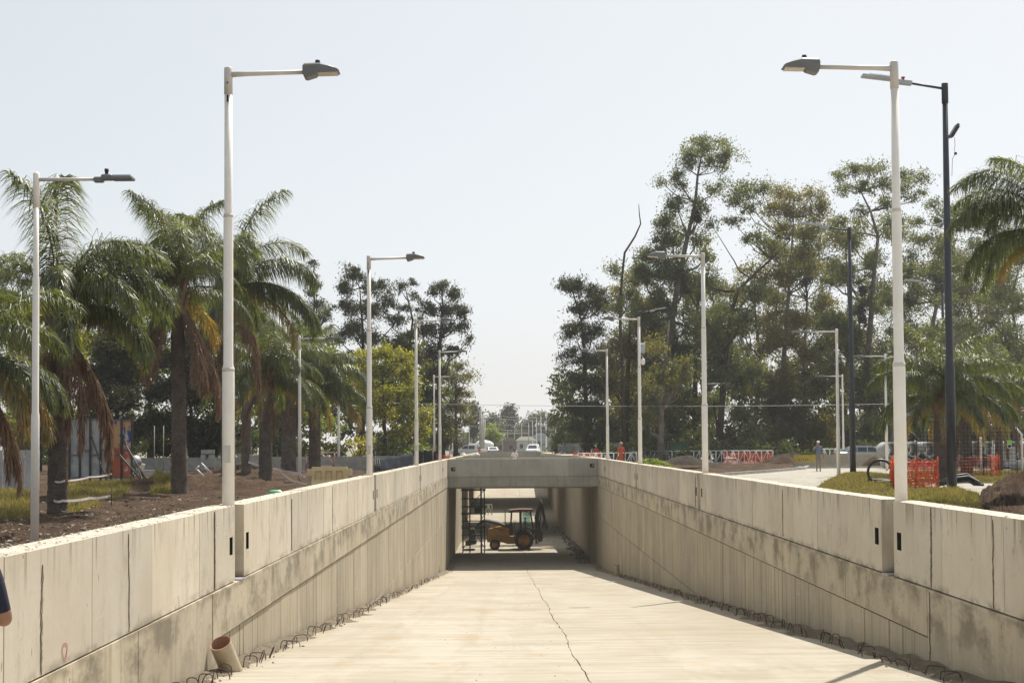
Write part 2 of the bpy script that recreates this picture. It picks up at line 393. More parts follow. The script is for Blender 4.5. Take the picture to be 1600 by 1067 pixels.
# floor slabs
rf = thing('ramp_floor', None, None, kind='structure')
JX = 1.0
ys = [-8+2*i for i in range(0, 13)]
edges = [-8, -2, 4, 10, 16, 22.5, 29, 36, 43, 51, 60, 70, 81, 93, 105, 118, 130, 145, 162, 180, 200, 226]
jit = {}
def jx(y, s):
    k = round(y*5)
    if k not in jit: jit[k] = (rnd.uniform(-0.018, 0.018)+0.03*math.sin(y*0.5), 0.003+0.010*rnd.random())
    c, w_ = jit[k]; return JX + c + s*w_
for a, b in zip(edges, edges[1:]):
    n = max(2, int((b-a)/(0.4 if b < 50 else 1.2)))
    for s, x0, x1 in ((-1, XL, None), (1, None, None)):
        vs, fs = [], []
        for i in range(n+1):
            y = a+0.006+(b-a-0.012)*i/n; z = zf(y)+0.0
            jx_ = jx(round(y*2)/2, s)
            xa, xb = (XL-0.02, jx_) if s < 0 else (jx_, xr(y)+0.02)
            vs += [(xa, y, z), (xb, y, z), (xb, y, z-0.14), (xa, y, z-0.14)]
        for i in range(n):
            p, q = i*4, i*4+4
            fs += [(p, p+1, q+1, q), (p+1, p+2, q+2, q+1), (p+3, p, q, q+3)]
        fs += [(0, 3, 2, 1), (n*4, n*4+1, n*4+2, n*4+3)]
        MB().add(vs, fs).build('slab', M['floor'], rf)
b = MB()
vs = []; fs = []
yy = [y for y, _ in ZP]
for i, y in enumerate(yy): vs += [(XL-0.3, y, zf(y)-0.10), (6.2, y, zf(y)-0.10)]
for i in range(len(yy)-1): fs.append((2*i, 2*i+1, 2*i+3, 2*i+2))
b.add(vs, fs).build('sub_base', M['sub'], rf)

def hexa(mb, x0, x1, y0, y1, za0, za1, zb0, zb1, m=0):
    # za = bottom z at y0,y1 ; zb = top z at y0,y1
    mb.add([(x0,y0,za0),(x1,y0,za0),(x1,y1,za1),(x0,y1,za1),(x0,y0,zb0),(x1,y0,zb0),(x1,y1,zb1),(x0,y1,zb1)],
           [(0,3,2,1),(4,5,6,7),(0,1,5,4),(1,2,6,5),(2,3,7,6),(3,0,4,7)], m)
def slot_panel(fx, bx, y0, y1, z0, z1, yc, w_, zc, h_, dep):
    mb = MB(); a, c, d, e = yc-w_/2, yc+w_/2, zc-h_/2, zc+h_/2
    px_ = fx + (1 if bx > fx else -1)*dep
    V = [(fx,y0,z0),(fx,y1,z0),(fx,y1,z1),(fx,y0,z1),(fx,a,d),(fx,c,d),(fx,c,e),(fx,a,e),
         (px_,a,d),(px_,c,d),(px_,c,e),(px_,a,e),(bx,y0,z0),(bx,y1,z0),(bx,y1,z1),(bx,y0,z1)]
    mb.add(V, [(0,1,5,4),(1,2,6,5),(2,3,7,6),(3,0,4,7)])
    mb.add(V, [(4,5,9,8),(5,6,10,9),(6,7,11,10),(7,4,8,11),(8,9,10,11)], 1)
    mb.add(V, [(0,12,13,1),(1,13,14,2),(2,14,15,3),(3,15,12,0),(12,15,14,13)])
    return mb

NOT = [22.4*k for k in range(1, 5)]
M['seam'] = simple('dark_grout', (0.13, 0.11, 0.075), (0.22, 0.19, 0.14), 0.95, ns=14)
def retaining_wall(side):
    fx = XL if side < 0 else XR; o = side
    name = 'retaining_wall'
    lab = ('pale concrete retaining wall along the left side of the ramp, catching sun' if side < 0
           else 'shaded tan concrete retaining wall along the right side of the ramp')
    W = thing(name, lab, 'retaining wall', (fx, 0, 0))
    off = Vector((fx, 0, 0))
    def bld(mb, nm, mats, **k):
        mb.v = [(v[0]-fx, v[1], v[2]) for v in mb.v]
        return mb.build(nm, mats, W, **k)
    cuts = []
    prev = -3.2 + (0.35 if side > 0 else 0)
    for nc in NOT + [None]:
        end = (nc-0.35) if nc else 96.0
        n = max(1, round((end-prev)/2.5)); st = (end-prev)/n
        seg = [prev+st*i+(rnd.uniform(-0.12, 0.12) if 0 < i < n else 0) for i in range(n+1)]
        cuts.append(seg); prev = (nc+0.35) if nc else None
    T = 0.42
    for si, seg in enumerate(cuts):
        for i in range(len(seg)-1):
            y0, y1 = seg[i], seg[i+1]; g = rnd.choice((0.006, 0.009, 0.014))
            if side < 0 and y0 < 13 < y1+0.5: g = 0.012
            pr = rnd.uniform(0, 0.010)
            f_ = fx + o*(0.03-pr)
            top = rnd.uniform(-0.008, 0.004)
            last, first = (i == len(seg)-2 and si < 4), (i == 0 and si > 0)
            ya, yb = y0+(0 if first else g), y1-(0 if last else g)
            if last or first:
                yc = (y1-0.30) if last else (y0+0.30)
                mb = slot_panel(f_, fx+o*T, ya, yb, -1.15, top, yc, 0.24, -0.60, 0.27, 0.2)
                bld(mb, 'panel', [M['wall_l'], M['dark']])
            else:
                mb = MB(); hexa(mb, f_, fx+o*T, ya, yb, -1.15, -1.15, top, top); bld(mb, 'panel', M['wall_l'])
        mb = MB(); hexa(mb, fx+o*0.12, fx+o*0.2, seg[0]+0.02, seg[-1]-0.02, -1.6, -1.6, -0.03, -0.03); bld(mb, 'gap_blackout', M['dark'])  # dark sheet added inside the panels so no light shows through the gaps
    # rough cast lip along the top edge (spilled mortar)
    # notch backs
    for nc in NOT:
        mb = MB(); mb.box(fx+o*0.40, fx+o*0.55, nc-0.42, nc+0.42, -1.16, -0.02); bld(mb, 'notch_back', M['wall_l'])
        mb = MB(); mb.box(fx+o*-0.03, fx+o*0.32, nc-0.17, nc+0.17, -1.166, -1.145); bld(mb, 'base_plate', M['galv'])
        mb = MB(); mb.lathe([(0.045, 0), (0.045, 0.12), (0.03, 0.12), (0.03, 0.02)], 10, (0, 0, 0), 'x')
        mb.v = [(fx+o*0.40-o*v[0], nc+0.22+v[1], -0.55+v[2]) for v in mb.v]; bld(mb, 'conduit_stub', M['black'])
    # lower wall near the camera : full height panels
    y = -3.2; ylist = []
    while y < 20.0: ylist.append(y); y += 2.43
    ylist[-1] = 20.25
    for a, c in zip(ylist, ylist[1:]):
        mb = MB(); hexa(mb, fx+o*rnd.uniform(-0.004, 0.004), fx+o*T, a+0.006, c-0.006, zf(a)-0.12, zf(c)-0.12, -1.168, -1.168)
        bld(mb, 'panel', M['wall_b'])
    # band
    y = 20.25
    while y < 95.9:
        c = min(96.0, y+4.9)
        if c > 93.5: c = 96.0
        pr = rnd.uniform(-0.005, 0.004)
        mb = MB(); hexa(mb, fx-o*0.006+o*pr, fx+o*T, y+0.006, c-0.006, -1.84, -1.84, -1.168, -1.168); bld(mb, 'panel', M['wall_b'])
        y = c
    # board marked lower wall
    y = 20.25
    while y < 95.9:
        c = min(96.0, y+1.226)
        if c > 95.0: c = 96.0
        f_ = fx + o*(0.022+rnd.uniform(-0.004, 0.004))
        lo0, lo1 = zf(y)-0.12, zf(c)-0.12
        mid = -3.9
        if max(lo0, lo1) > mid-0.1 or min(lo0, lo1) > mid:
            mb = MB(); hexa(mb, f_, fx+o*T, y+0.003, c-0.003, lo0, lo1, -1.87, -1.87); bld(mb, 'panel', M['wall_lo'])
        else:
            mb = MB(); hexa(mb, f_, fx+o*T, y+0.003, c-0.003, mid+0.012, mid+0.012, -1.87, -1.87); bld(mb, 'panel', M['wall_lo'])
            mb = MB(); hexa(mb, f_-o*0.008, fx+o*T, y+0.003, c-0.003, lo0, lo1, mid-0.012, mid-0.012); bld(mb, 'panel', M['wall_lo'])
        y = c
    mb = MB(); hexa(mb, fx+o*0.12, fx+o*0.3, -3.1, 95.9, -1.3, -8, -1.2, -1.2); bld(mb, 'gap_blackout', M['dark'])  # added dark sheet behind the lower panel gaps, blocks light likewise
    # beyond the first bridge
    y = 96.0
    while y < 226:
        c = min(226, y+4.7)
        x0 = fx if side < 0 else xr(y); x1 = fx if side < 0 else xr(c)
        lo0, lo1 = zf(y)-0.12, zf(c)-0.12
        far = 6.6*o if side > 0 else -4.75
        if min(lo0, lo1) < -0.8:
            mb = MB()
            ztop = -0.02
            if side > 0 and False: pass
            mb.add([(x0,y+.006,lo0),(far,y+.006,lo0),(far,c-.006,lo1),(x1,c-.006,lo1),(x0,y+.006,ztop),(far,y+.006,ztop),(far,c-.006,ztop),(x1,c-.006,ztop)],
                   [(0,3,2,1),(4,5,6,7),(0,1,5,4),(1,2,6,5),(2,3,7,6),(3,0,4,7)])
            bld(mb, 'panel', M['wall_lo'])
        y = c
    # ragged grout seams between some pours
    for ys_, w0, z0, z1 in (((12.96, .030, -1.14, -.15), (15.9, .014, -1.14, -.05), (20.5, .016, -1.14, -.02), (27.7, .012, -1.1, -.1), (34.0, .02, -1.1, -.05)) if side < 0 else ((17.5, .014, -1.14, -.05), (20.1, .028, -1.14, -.01), (20.12, .02, -2.2, -1.2), (31.0, .014, -1.1, -.1), (45.6, .05, -1.1, -.05))):
        mb = MB(); n = 46; vs = []; yc = ys_
        for i in range(n+1):
            z = z0+(z1-z0)*i/n; yc += rnd.gauss(0, .0045)+(ys_-yc)*.05; ww = w0*(.15+.75*abs(mnoise.noise(Vector((i*.21, ys_, 0))))*2+rnd.random()*.35)*min(1, i/5, (n-i)/5+.05)
            for dy in (-ww, ww): vs += [(fx+o*(.012 if z > -1.16 else -.012), yc+dy, z), (fx+o*.06, yc+dy, z)]
        fs = []
        for i in range(n):
            a_ = i*4; b_ = a_+4; fs += [(a_, a_+2, b_+2, b_), (a_, b_, b_+1, a_+1), (a_+2, a_+3, b_+3, b_+2)]
        mb.add(vs, fs); bld(mb, 'grout_seam', M['seam'])
    if side < 0:
        # painted survey ring on the near panel, thin raised paint
        mb = MB(); p = at(109, 1016, 1.0)
        d = ray(109, 1016); yy_ = (XL+0.03)/d.x; P = Vector((0, 0, CAMZ))+d*yy_
        vs, fs = [], []
        for k in range(24):
            a = 2*math.pi*k/24
            for r in (0.050+0.006*math.sin(3*a), 0.064+0.006*math.sin(3*a)):
                vs.append((fx+0.006-0.012-0.0, P.y+r*math.cos(a)*1.3, P.z+r*math.sin(a)*1.25))
        fs = [(2*k, 2*k+1, (2*k+3) % 48, (2*k+2) % 48) for k in range(24)]
        vs = [(XL-0.015, v[1], v[2]) for v in vs]
        mb.add(vs, fs); bld(mb, 'spray_mark', simple('red_spray_paint', (0.50, 0.16, 0.11), (0.42, 0.2, 0.15), 0.9), label='faded red spray painted ring')
    return W
retaining_wall(-1); retaining_wall(1)

# ------------------------------------------------------------------ bridges over the cutting
def bridge(y0, y1, label, front=True, zt=0.0, rear=True, pockets=True):
    B = thing('bridge', label, 'bridge', (0, y0, 0)); a = XL; c = XR
    def bl(mb, n, m, **k):
        mb.v = [(v[0], v[1]-y0, v[2]) for v in mb.v]; return mb.build(n, m, B, **k)
    if front:
        xs = [a, -1.7, 2.95, 3.9, c]
        for i in range(len(xs)-1):
            mb = MB(); mb.box(xs[i]+0.004, xs[i+1]-0.004, y0, y0+0.28, -1.17, zt-0.004*(i % 2)); bl(mb, 'parapet_panel', M['deck'])
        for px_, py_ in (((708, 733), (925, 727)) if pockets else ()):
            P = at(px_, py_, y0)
            mb = MB(); mb.box(P.x-0.15, P.x+0.15, y0-0.006, y0+0.004, P.z-0.13, P.z+0.13)  # flat dark plate on the face, shade of a drain hole put into colour
            q = bl(mb, 'pocket_shade', M['dark'])
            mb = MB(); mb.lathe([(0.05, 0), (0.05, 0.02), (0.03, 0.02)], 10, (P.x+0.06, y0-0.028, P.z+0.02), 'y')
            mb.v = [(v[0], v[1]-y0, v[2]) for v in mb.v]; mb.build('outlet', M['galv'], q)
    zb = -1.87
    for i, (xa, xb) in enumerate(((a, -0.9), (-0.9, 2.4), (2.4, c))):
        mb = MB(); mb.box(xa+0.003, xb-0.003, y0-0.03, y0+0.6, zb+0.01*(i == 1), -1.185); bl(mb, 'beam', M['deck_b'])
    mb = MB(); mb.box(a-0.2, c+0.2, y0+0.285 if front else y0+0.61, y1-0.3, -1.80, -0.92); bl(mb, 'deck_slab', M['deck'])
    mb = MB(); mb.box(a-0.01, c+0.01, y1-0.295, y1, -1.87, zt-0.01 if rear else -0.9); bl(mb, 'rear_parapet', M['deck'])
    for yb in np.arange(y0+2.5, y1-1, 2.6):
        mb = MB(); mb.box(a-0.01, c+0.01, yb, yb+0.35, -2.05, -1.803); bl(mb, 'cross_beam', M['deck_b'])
    return B
bridge(96.0, 111.0, 'nearest grey concrete bridge spanning the underpass, man leaning on it')
bridge(127.0, 142.0, 'second concrete bridge slab seen just above the nearest bridge parapet', pockets=False, rear=False)
bridge(150.0, 164.0, 'low concrete slab crossing the cutting between the farther bridges', front=False, pockets=False, rear=False)
bridge(187.0, 202.0, 'farthest low grey bridge parapet below the parked white van', pockets=False, zt=0.12, rear=False)

# rebar starter loops along both wall feet
def rebar_src(w_, h_):
    mb = MB(); r = 0.0075
    pts = [(-w_/2, 0, -0.06), (-w_/2, 0, h_-0.05), (-w_/2+0.015, 0, h_-0.015), (-w_/2+0.05, 0, h_), (w_/2-0.05, 0, h_), (w_/2-0.015, 0, h_-0.015), (w_/2, 0, h_-0.05), (w_/2, 0, -0.06)]
    return mb.tube(pts, r, 5)
RB = None; srcs = []
for k, (a, c) in enumerate(((0.20, 0.17), (0.16, 0.20), (0.24, 0.13))):
    srcs.append(rebar_src(a, c).build('rebar_loop', M['steel'], rf))
first = [True]*3
for side in (-1, 1):
    y = 14.0
    cnt = 0
    while y < 74:
        y += rnd.uniform(0.32, 0.85) * (1 if y < 45 else 1.3)
        if rnd.random() < 0.1: y += 0.8
        k = rnd.randrange(3)
        x = (XL+0.36+rnd.uniform(-0.05, 0.09)) if side < 0 else (XR-0.36+rnd.uniform(-0.09, 0.05))
        loc = (x, y, zf(y)-0.01); rot = (rnd.gauss(0, 0.3), rnd.gauss(0, 0.16), rnd.uniform(-0.6, 0.6)+R(78 if side<0 else 100))
        if rnd.random() < 0.45: rot = (rot[0], rot[1], rnd.uniform(-0.5, 0.5))
        if first[k]:
            srcs[k].location = loc; srcs[k].rotation_euler = rot; first[k] = False
        else: inst(srcs[k], rf, loc, rot)
        cnt += 1
# rubble strips at the wall feet
def rubble(name, n, fx, o, y0, y1, wmax, smax, mat):
    mb = MB()
    for i in range(n):
        y = y0+(y1-y0)*rnd.random()**1.3
        d = abs(rnd.gauss(0, wmax*0.45))
        x = fx - o*(0.03+d); s = smax*(0.2+0.8*rnd.random()**3)*(1+0.5*(y > 80))
        z = zf(y)
        rot = Matrix.Rotation(rnd.random()*6, 3, 'Z') @ Matrix.Rotation(rnd.random()*1.0, 3, 'X')
        pts = [Vector((sx*(0.6+0.4*rnd.random()), sy*(0.6+0.4*rnd.random()), sz*0.7*(0.6+0.4*rnd.random()))) for sx, sy, sz in ((1,0,0),(-1,0,0),(0,1,0),(0,-1,0),(0,0,1),(0,0,-1))]
        vs = [rot @ (p*s) + Vector((x, y, z+s*0.25)) for p in pts]
        mb.add(vs, [(0,2,4),(2,1,4),(1,3,4),(3,0,4),(2,0,5),(1,2,5),(3,1,5),(0,3,5)])
    o_ = mb.build(name, mat, None, fix=False); o_['kind'] = 'stuff'
    return o_
rubble('rubble', 2600, XL, -1, 15, 96, 0.45, 0.045, M['gravel'])
rubble('rubble', 3000, XR, 1, 15, 96, 0.45, 0.05, M['gravel'])
rubble('rubble', 1500, 5.5, 1, 98, 150, 0.9, 0.13, simple('dark_rubble', (0.10, 0.09, 0.075), (0.2, 0.17, 0.13), 0.95, ns=5))
rubble('rubble', 300, 1.2, 1, 15, 70, 3.0, 0.018, M['gravel'])
def crumbs(n, fx, o, y0, y1):
    mb = MB()
    for i in range(n):
        y = y0+(y1-y0)*rnd.random()**1.6; x = fx+o*(0.03+0.37*rnd.random()**(1.6 if rnd.random() < .6 else .5)); s = 0.006+0.016*rnd.random()**3
        if any(abs(y-c) < .36 for c in NOT): continue
        pts = [Vector((rnd.uniform(-1, 1), rnd.uniform(-1.6, 1.6), rnd.uniform(-.3, .7)))*s+Vector((x, y, 0.002)) for _ in range(5)]
        mb.add(pts, [(0, 1, 2), (0, 2, 3), (0, 3, 4), (1, 3, 2), (0, 4, 1), (1, 4, 3)])
    q = mb.build('mortar_crumbs', M['crumb'], None, fix=False); q['kind'] = 'stuff'
M['crumb'] = simple('mortar_crumb', (0.62, 0.58, 0.50), (0.42, 0.38, 0.31), 0.95, ns=12)
crumbs(3000, XL, -1, 10, 60); crumbs(1200, XR, 1, 14, 60)
def margin(name, fx, o, y0, y1, wd, hgt):
    vs, fs = [], []; n = int((y1-y0)/0.22); nc = 7
    for i in range(n+1):
        y = y0+(y1-y0)*i/n
        ww = wd*(0.5+0.9*abs(mnoise.noise(Vector((y*0.35, o*9, 0))))+0.35*mnoise.noise(Vector((y*1.6, o*3, 5))))
        for j in range(nc):
            t_ = j/(nc-1); x = fx-o*(ww*t_)
            h = hgt*(1-t_)**1.2*(0.45+0.9*mnoise.noise(Vector((x*2.5, y*1.7, 3)))+0.35) + 0.012*mnoise.noise(Vector((x*9, y*9, 1)))
            vs.append((x, y, zf(y)+(max(h, 0.002) if j < nc-1 else -0.004)))
    for i in range(n):
        for j in range(nc-1):
            a_ = i*nc+j; fs.append((a_, a_+1, a_+1+nc, a_+nc))
    o_ = MB().add(vs, fs, 0, True).build(name, M['margin'], None, fix=False); o_['kind'] = 'stuff'
M['margin'] = dirt_mat('sandy_spill', (0.33, 0.265, 0.18), (0.44, 0.38, 0.29), (0.14, 0.11, 0.08), ns=1.6)
margin('sand_spill', XL+0.025, -1, 14, 96, 0.60, 0.07); margin('sand_spill', XR-0.025, 1, 14, 96, 0.62, 0.08)

# cut plastic pipes standing out of the slab
def pipe_stub(px_, py_, Y, r, ln, lean, label):
    p = at(px_, py_, Y); z = zf(Y)
    t = thing('drain_pipe', label, 'pipe', (p.x, Y, z))
    mb = MB(); n = 24; d = Vector(lean).normalized()
    u = d.orthogonal().normalized(); v = d.cross(u)
    prof = [(r, -0.2), (r, ln), (r-0.012, ln), (r-0.012, 0.0)]
    vs = [d*h + (u*math.cos(2*math.pi*k/n)+v*math.sin(2*math.pi*k/n))*rr for rr, h in prof for k in range(n)]
    fs = [(i*n+k, i*n+(k+1) % n, (i+1)*n+(k+1) % n, (i+1)*n+k) for i in range(3) for k in range(n)]
    ms = simple('pvc_pipe', (0.50, 0.42, 0.30), (0.40, 0.32, 0.22), 0.45, ns=4)
    mb.add(vs[:n*2], fs[:n], 0, True).build('pipe_wall', ms, t)
    mb = MB(); mb.add(vs[n:], [(f[0]-n, f[1]-n, f[2]-n, f[3]-n) for f in fs[n:]], 0, True)
    mb.build('pipe_bore', simple('pipe_inner_clay', (0.36, 0.19, 0.12), (0.27, 0.14, 0.09), 0.7, ns=5), t)
    return t
pipe_stub(362, 1022, 20.2, 0.15, 0.52, (-0.25, -0.62, 1), 'wide cut cream drain pipe leaning by the left wall foot')
pipe_stub(685, 893, 84, 0.14, 0.62, (-0.15, 0, 1), 'small distant pipe stub at the left wall foot near the bridge')
pipe_stub(965, 893, 76, 0.14, 0.55, (-0.1, 0, 1), 'small dark pipe stub at the right wall foot near the bridge')

# ------------------------------------------------------------------ ground either side
def ground(name, X, Ys, zfun, mat):
    vs = [(x, y, zfun(x, y)) for y in Ys for x in X]; nx = len(X)
    fs = [(j*nx+i, j*nx+i+1, (j+1)*nx+i+1, (j+1)*nx+i) for j in range(len(Ys)-1) for i in range(nx-1)]
    o = MB().add(vs, fs, 0, True).build(name, mat, None, fix=False); o['kind'] = 'structure'
    return o
def gauss(x, y, cx, cy, sx, sy, h): return h*math.exp(-((x-cx)/sx)**2-((y-cy)/sy)**2)
def zl(x, y):
    z = -0.74 + 0.12*mnoise.noise(Vector((x*0.7, y*0.5, 0))) + 0.08*mnoise.noise(Vector((x*2.6, y*2.0, 4)))
    for px_, py_, sx, sy, h in ((330, 765, 3.0, 1.2, 0.55), (250, 762, 2.2, 1.2, 0.45), (380, 742, 3, 3, 0.5), (480, 750, 1.5, 1.2, 0.15), (150, 775, 2.5, 2, 0.1)):
        g = gp(px_, py_); z += gauss(x, y, g.x, g.y, sx, sy, h)*(1+0.6*mnoise.noise(Vector((x*1.8, y*1.8, 9))))
    return z
def frange(a, b, s): 
    r = []
    while a < b: r.append(a); a += s
    return r+[b]
XLs = sorted(set([-600, -200, -90, -60, -45] + [round(-4.7-0.22*i, 3) for i in range(150)]))
YLs = [-60, 0] + frange(10, 100, 0.3) + [104, 110, 120, 140, 170, 226]
ground('dirt_ground', XLs, YLs, zl, M['dirt'])
ground('paved_ground', [6.4, 8, 12, 20, 30, 50, 90, 200, 600], [-60, 0, 30, 60, 90, 120, 150, 226], lambda x, y: -0.72, M['road'])
ground('far_road', [-600, -200, -60, -20, -5, 6, 20, 60, 200, 600], [226, 300, 500, 900, 3000], lambda x, y: -0.72, M['farland'])
b = MB(); b.box(-600, 600, -60, -8, -0.9, -0.73); o = b.build('rear_ground', M['farland']); o['kind'] = 'structure'
# ------------------------------------------------------------------ vegetation generators
def leaves(name, cen, l, w_, mat, parent, droop=0.3, kind=None, up=None):
    n = len(cen); cen = np.asarray(cen, dtype=np.float64)
    u = rng.normal(size=(n, 3)); u[:, 2] -= droop*1.6
    u /= np.linalg.norm(u, axis=1)[:, None]+1e-9
    a = rng.normal(size=(n, 3)); v = np.cross(u, a); v /= np.linalg.norm(v, axis=1)[:, None]+1e-9
    L_ = (l*(0.6+0.8*rng.random(n)))[:, None]; W_ = (w_*(0.6+0.8*rng.random(n)))[:, None]
    V = np.stack([cen-u*L_/2, cen+v*W_/2, cen+u*L_/2, cen-v*W_/2], axis=1).reshape(-1, 3)
    Q = np.arange(n*4).reshape(-1, 4)
    o = mesh_np(name, V, Q, mat, parent)
    if kind: o['kind'] = kind
    return o
def cluster_points(c, r, n_sub, per, sub_r, flat=1.0, shell=0.45):
    # uneven sub clusters inside a lumpy ellipsoid, then leaves in drooping streaks inside each
    d = rng.normal(size=(n_sub, 3)); d /= np.linalg.norm(d, axis=1)[:, None]
    ph = rng.random(3)*6.28
    lump = 0.82+0.22*np.sin(d[:, 0]*4+ph[0])+0.22*np.sin(d[:, 1]*5+ph[1])+0.2*np.sin(d[:, 2]*5+ph[2])
    rad = (shell+(1-shell)*rng.random(n_sub))**0.7*np.clip(lump, 0.35, 1.4)
    sub = np.asarray(c)+d*rad[:, None]*np.asarray(r)
    sz = 0.35+1.0*rng.random(n_sub)**1.5
    cnt = np.maximum(6, (per*(0.25+1.1*sz**1.6)).astype(int))
    S = np.repeat(sub, cnt, axis=0); Z = np.repeat(sz, cnt)[:, None]
    ax = rng.normal(size=(n_sub, 3)); ax[:, 2] -= 0.6; ax /= np.linalg.norm(ax, axis=1)[:, None]
    AX = np.repeat(ax, cnt, axis=0); n = len(S)
    P = S + rng.normal(size=(n, 3))*np.array([sub_r, sub_r, sub_r*flat])*0.50*Z + AX*(rng.normal(size=(n, 1))*sub_r*0.55*Z)
    return P, sub
def tree(name, label, Y, base, trunk, trad, clumps, mat, bark, l=0.30, w_=0.13, dens=1.0, group=None, cat='tree', droop=0.25, sub=0.55, limbs=True, gz=-0.72, lean=0.0):
    D = Y/F
    bp = gp(base[0], base[1]) if False else at(base[0], base[1], Y); bp.z = gz
    T = thing(name, label, cat, bp, 0, group)
    loc = lambda v: v-bp
    mb = MB()
    pts = [Vector((0, 0, -0.3))]+[loc(at(x, y, Y+dy)) for x, y, dy in [(p+(0,))[:3] for p in trunk]]
    nn = len(pts); rads = [0.72*trad*(1-0.85*i/(nn-1)) for i in range(nn)]; rads[0] = trad
    mb.tube(pts, rads, 7)
    P = []; twigs = 0
    for cl in clumps:
        x, y, rx, ry = cl[:4]; dy = cl[4] if len(cl) > 4 else rnd.uniform(-1, 1)*rx*D*0.8
        c = loc(at(x, y, Y+dy)); r = (rx*D, rx*D*0.9, ry*D)
        ns = max(4, int(rx*ry/16*dens)); 
        p, sb = cluster_points(c, r, ns, 62, sub*1.2, 0.75, 0.25)
        P.append(p)
        if limbs:
            # limb from the nearest lower trunk point
            best = min(range(1, nn), key=lambda i: (pts[i]-c).length + (4.0 if pts[i].z > c.z else 0))
            a = pts[best]; ln = (a-c).length; wob = lambda: Vector((rnd.uniform(-.07, .07), rnd.uniform(-.07, .07), rnd.uniform(-.05, .05)))*ln
            mid = a.lerp(c, 0.62)+Vector((0, 0, -0.10*ln))+wob(); m1 = a.lerp(mid, .35)+wob()*.7; m2 = a.lerp(mid, .7)+wob()*.7; m3 = mid.lerp(c, .5)+wob()*.5
            r0 = max(0.07, rads[best]*0.6)
            mb.tube([a, m1, m2, mid, m3, c], [r0, r0*.85, r0*.7, r0*0.55, r0*.42, r0*0.28], 5, False)
            for s_ in sb[:: max(1, len(sb)//7)]:
                s_ = Vector(s_); m_ = c.lerp(s_, 0.5)+Vector((rnd.uniform(-.2, .2), 0, rnd.uniform(-.1, .25)))
                mb.tube([c.lerp(mid, 0.3*rnd.random()), m_, s_], [r0*0.3, r0*0.2, 0.02], 4, False)
    mb.build('trunk', bark, T, fix=False)
    P = np.concatenate(P) if P else np.zeros((0, 3))
    if len(P): leaves('crown', P, l*0.88, w_*0.66, mat, T, droop+.25)
    return T

# fronds : shared meshes
def frond_arrays(L_, el0, drop, nl, ll, plume, sag, width=0.034, seed=0, twist=0.0, t0=0.14):
    r_ = np.random.default_rng(seed); n = 26
    ts = np.linspace(0, 1, n); ang = el0 - drop*ts**1.35
    dx = np.cos(ang); dz = np.sin(ang); st = L_/(n-1)
    x = np.concatenate([[0], np.cumsum(dx[:-1])*st]); z = np.concatenate([[0], np.cumsum(dz[:-1])*st])
    y = np.cumsum(r_.normal(0, 0.004, n))
    V = []; Q = []
    for i in range(nl):
        t_ = t0+(1-t0)*(i+r_.random())/nl
        k = t_*(n-1); i0 = min(int(k), n-2); f = k-i0
        p = np.array([x[i0]+(x[i0+1]-x[i0])*f, y[i0], z[i0]+(z[i0+1]-z[i0])*f])
        a = ang[i0]; T_ = np.array([math.cos(a), 0, math.sin(a)]); Nn = np.array([-math.sin(a), 0, math.cos(a)])
        ln = ll*(math.sin(math.pi*min(1, 0.12+0.80*t_))**0.6)*(0.75+0.4*r_.random())
        for s in (-1, 1):
            pl = r_.normal(0, plume)
            side = np.array([0, s*math.cos(pl), 0])+Nn*math.sin(pl+0.15)
            d = side*0.85+T_*(0.35+0.45*t_)+r_.normal(0, 0.17, 3); d /= np.linalg.norm(d)
            q = p.copy(); w0 = width*(0.7+0.6*r_.random())
            wv = np.cross(d, np.array([0, 0, 1.0])+r_.normal(0, .5, 3)); wv /= np.linalg.norm(wv)+1e-9
            b = len(V); V += [q-wv*w0*0.4, q+wv*w0*0.4]
            for sgm in range(1, 4):
                d2 = d+np.array([0, 0, -sag*(sgm-0.3)]); d2 /= np.linalg.norm(d2)
                q = q+d2*ln/3
                ww = w0*(0.5 if sgm < 3 else 0.08)*(1.0 if sgm == 1 else 0.8)
                V += [q-wv*ww, q+wv*ww]
                e = b+2*sgm; Q.append((e-2, e-1, e+1, e))
    return np.array(V), np.array(Q), np.stack([x, y, z], 1)
def frond_src(name, L_, el0, drop, nl, ll, plume, sag, mat, rmat, seed, width=0.034, rr=0.035):
    V, Q, ax = frond_arrays(L_, el0, drop, nl, ll, plume, sag, width, seed)
    me = bpy.data.meshes.new(name)
    mb = MB(); n = len(ax)
    mb.tube([tuple(p) for p in ax[::2]], [rr*(1-0.85*i/((n+1)//2-1)) for i in range((n+1)//2)], 5, False)
    nv = len(V)
    vs = [tuple(v) for v in V]+mb.v; fs = [tuple(int(i) for i in q) for q in Q]+[tuple(i+nv for i in f) for f in mb.f]
    me.from_pydata(vs, [], fs); me.materials.append(mat); me.materials.append(rmat)
    mi = [0]*len(Q)+[1]*len(mb.f); me.polygons.foreach_set('material_index', mi); me.update()
    return me
FR = {}
def mk(key, el, drop, mat, rmat, L_=3.6, nl=185, ll=0.78, plume=0.85, sag=0.45, width=0.026):
    FR[key] = [frond_src('frond', L_*k, R(el+rnd.uniform(-4, 4)), R(drop+rnd.uniform(-8, 8)), nl, ll, plume, sag, mat, rmat, i*7+int(el)+100, width) for i, k in enumerate((1.0, 0.92, 1.06))]
mk('up', 84, 72, M['frond'], M['rachis'], 4.1, sag=0.6, ll=1.05, nl=210, width=0.030, plume=0.5)
mk('hi', 64, 112, M['frond'], M['rachis'], 4.1, sag=0.55, ll=1.0)
mk('mid', 46, 118, M['frond'], M['rachis'], 3.9, sag=0.75, ll=1.0)
mk('low', 14, 100, M['frond'], M['rachis'], 3.8, sag=0.9, ll=0.9)
mk('yel', -6, 84, M['frond_y'], M['rachis'], 3.5, sag=0.8, nl=130)
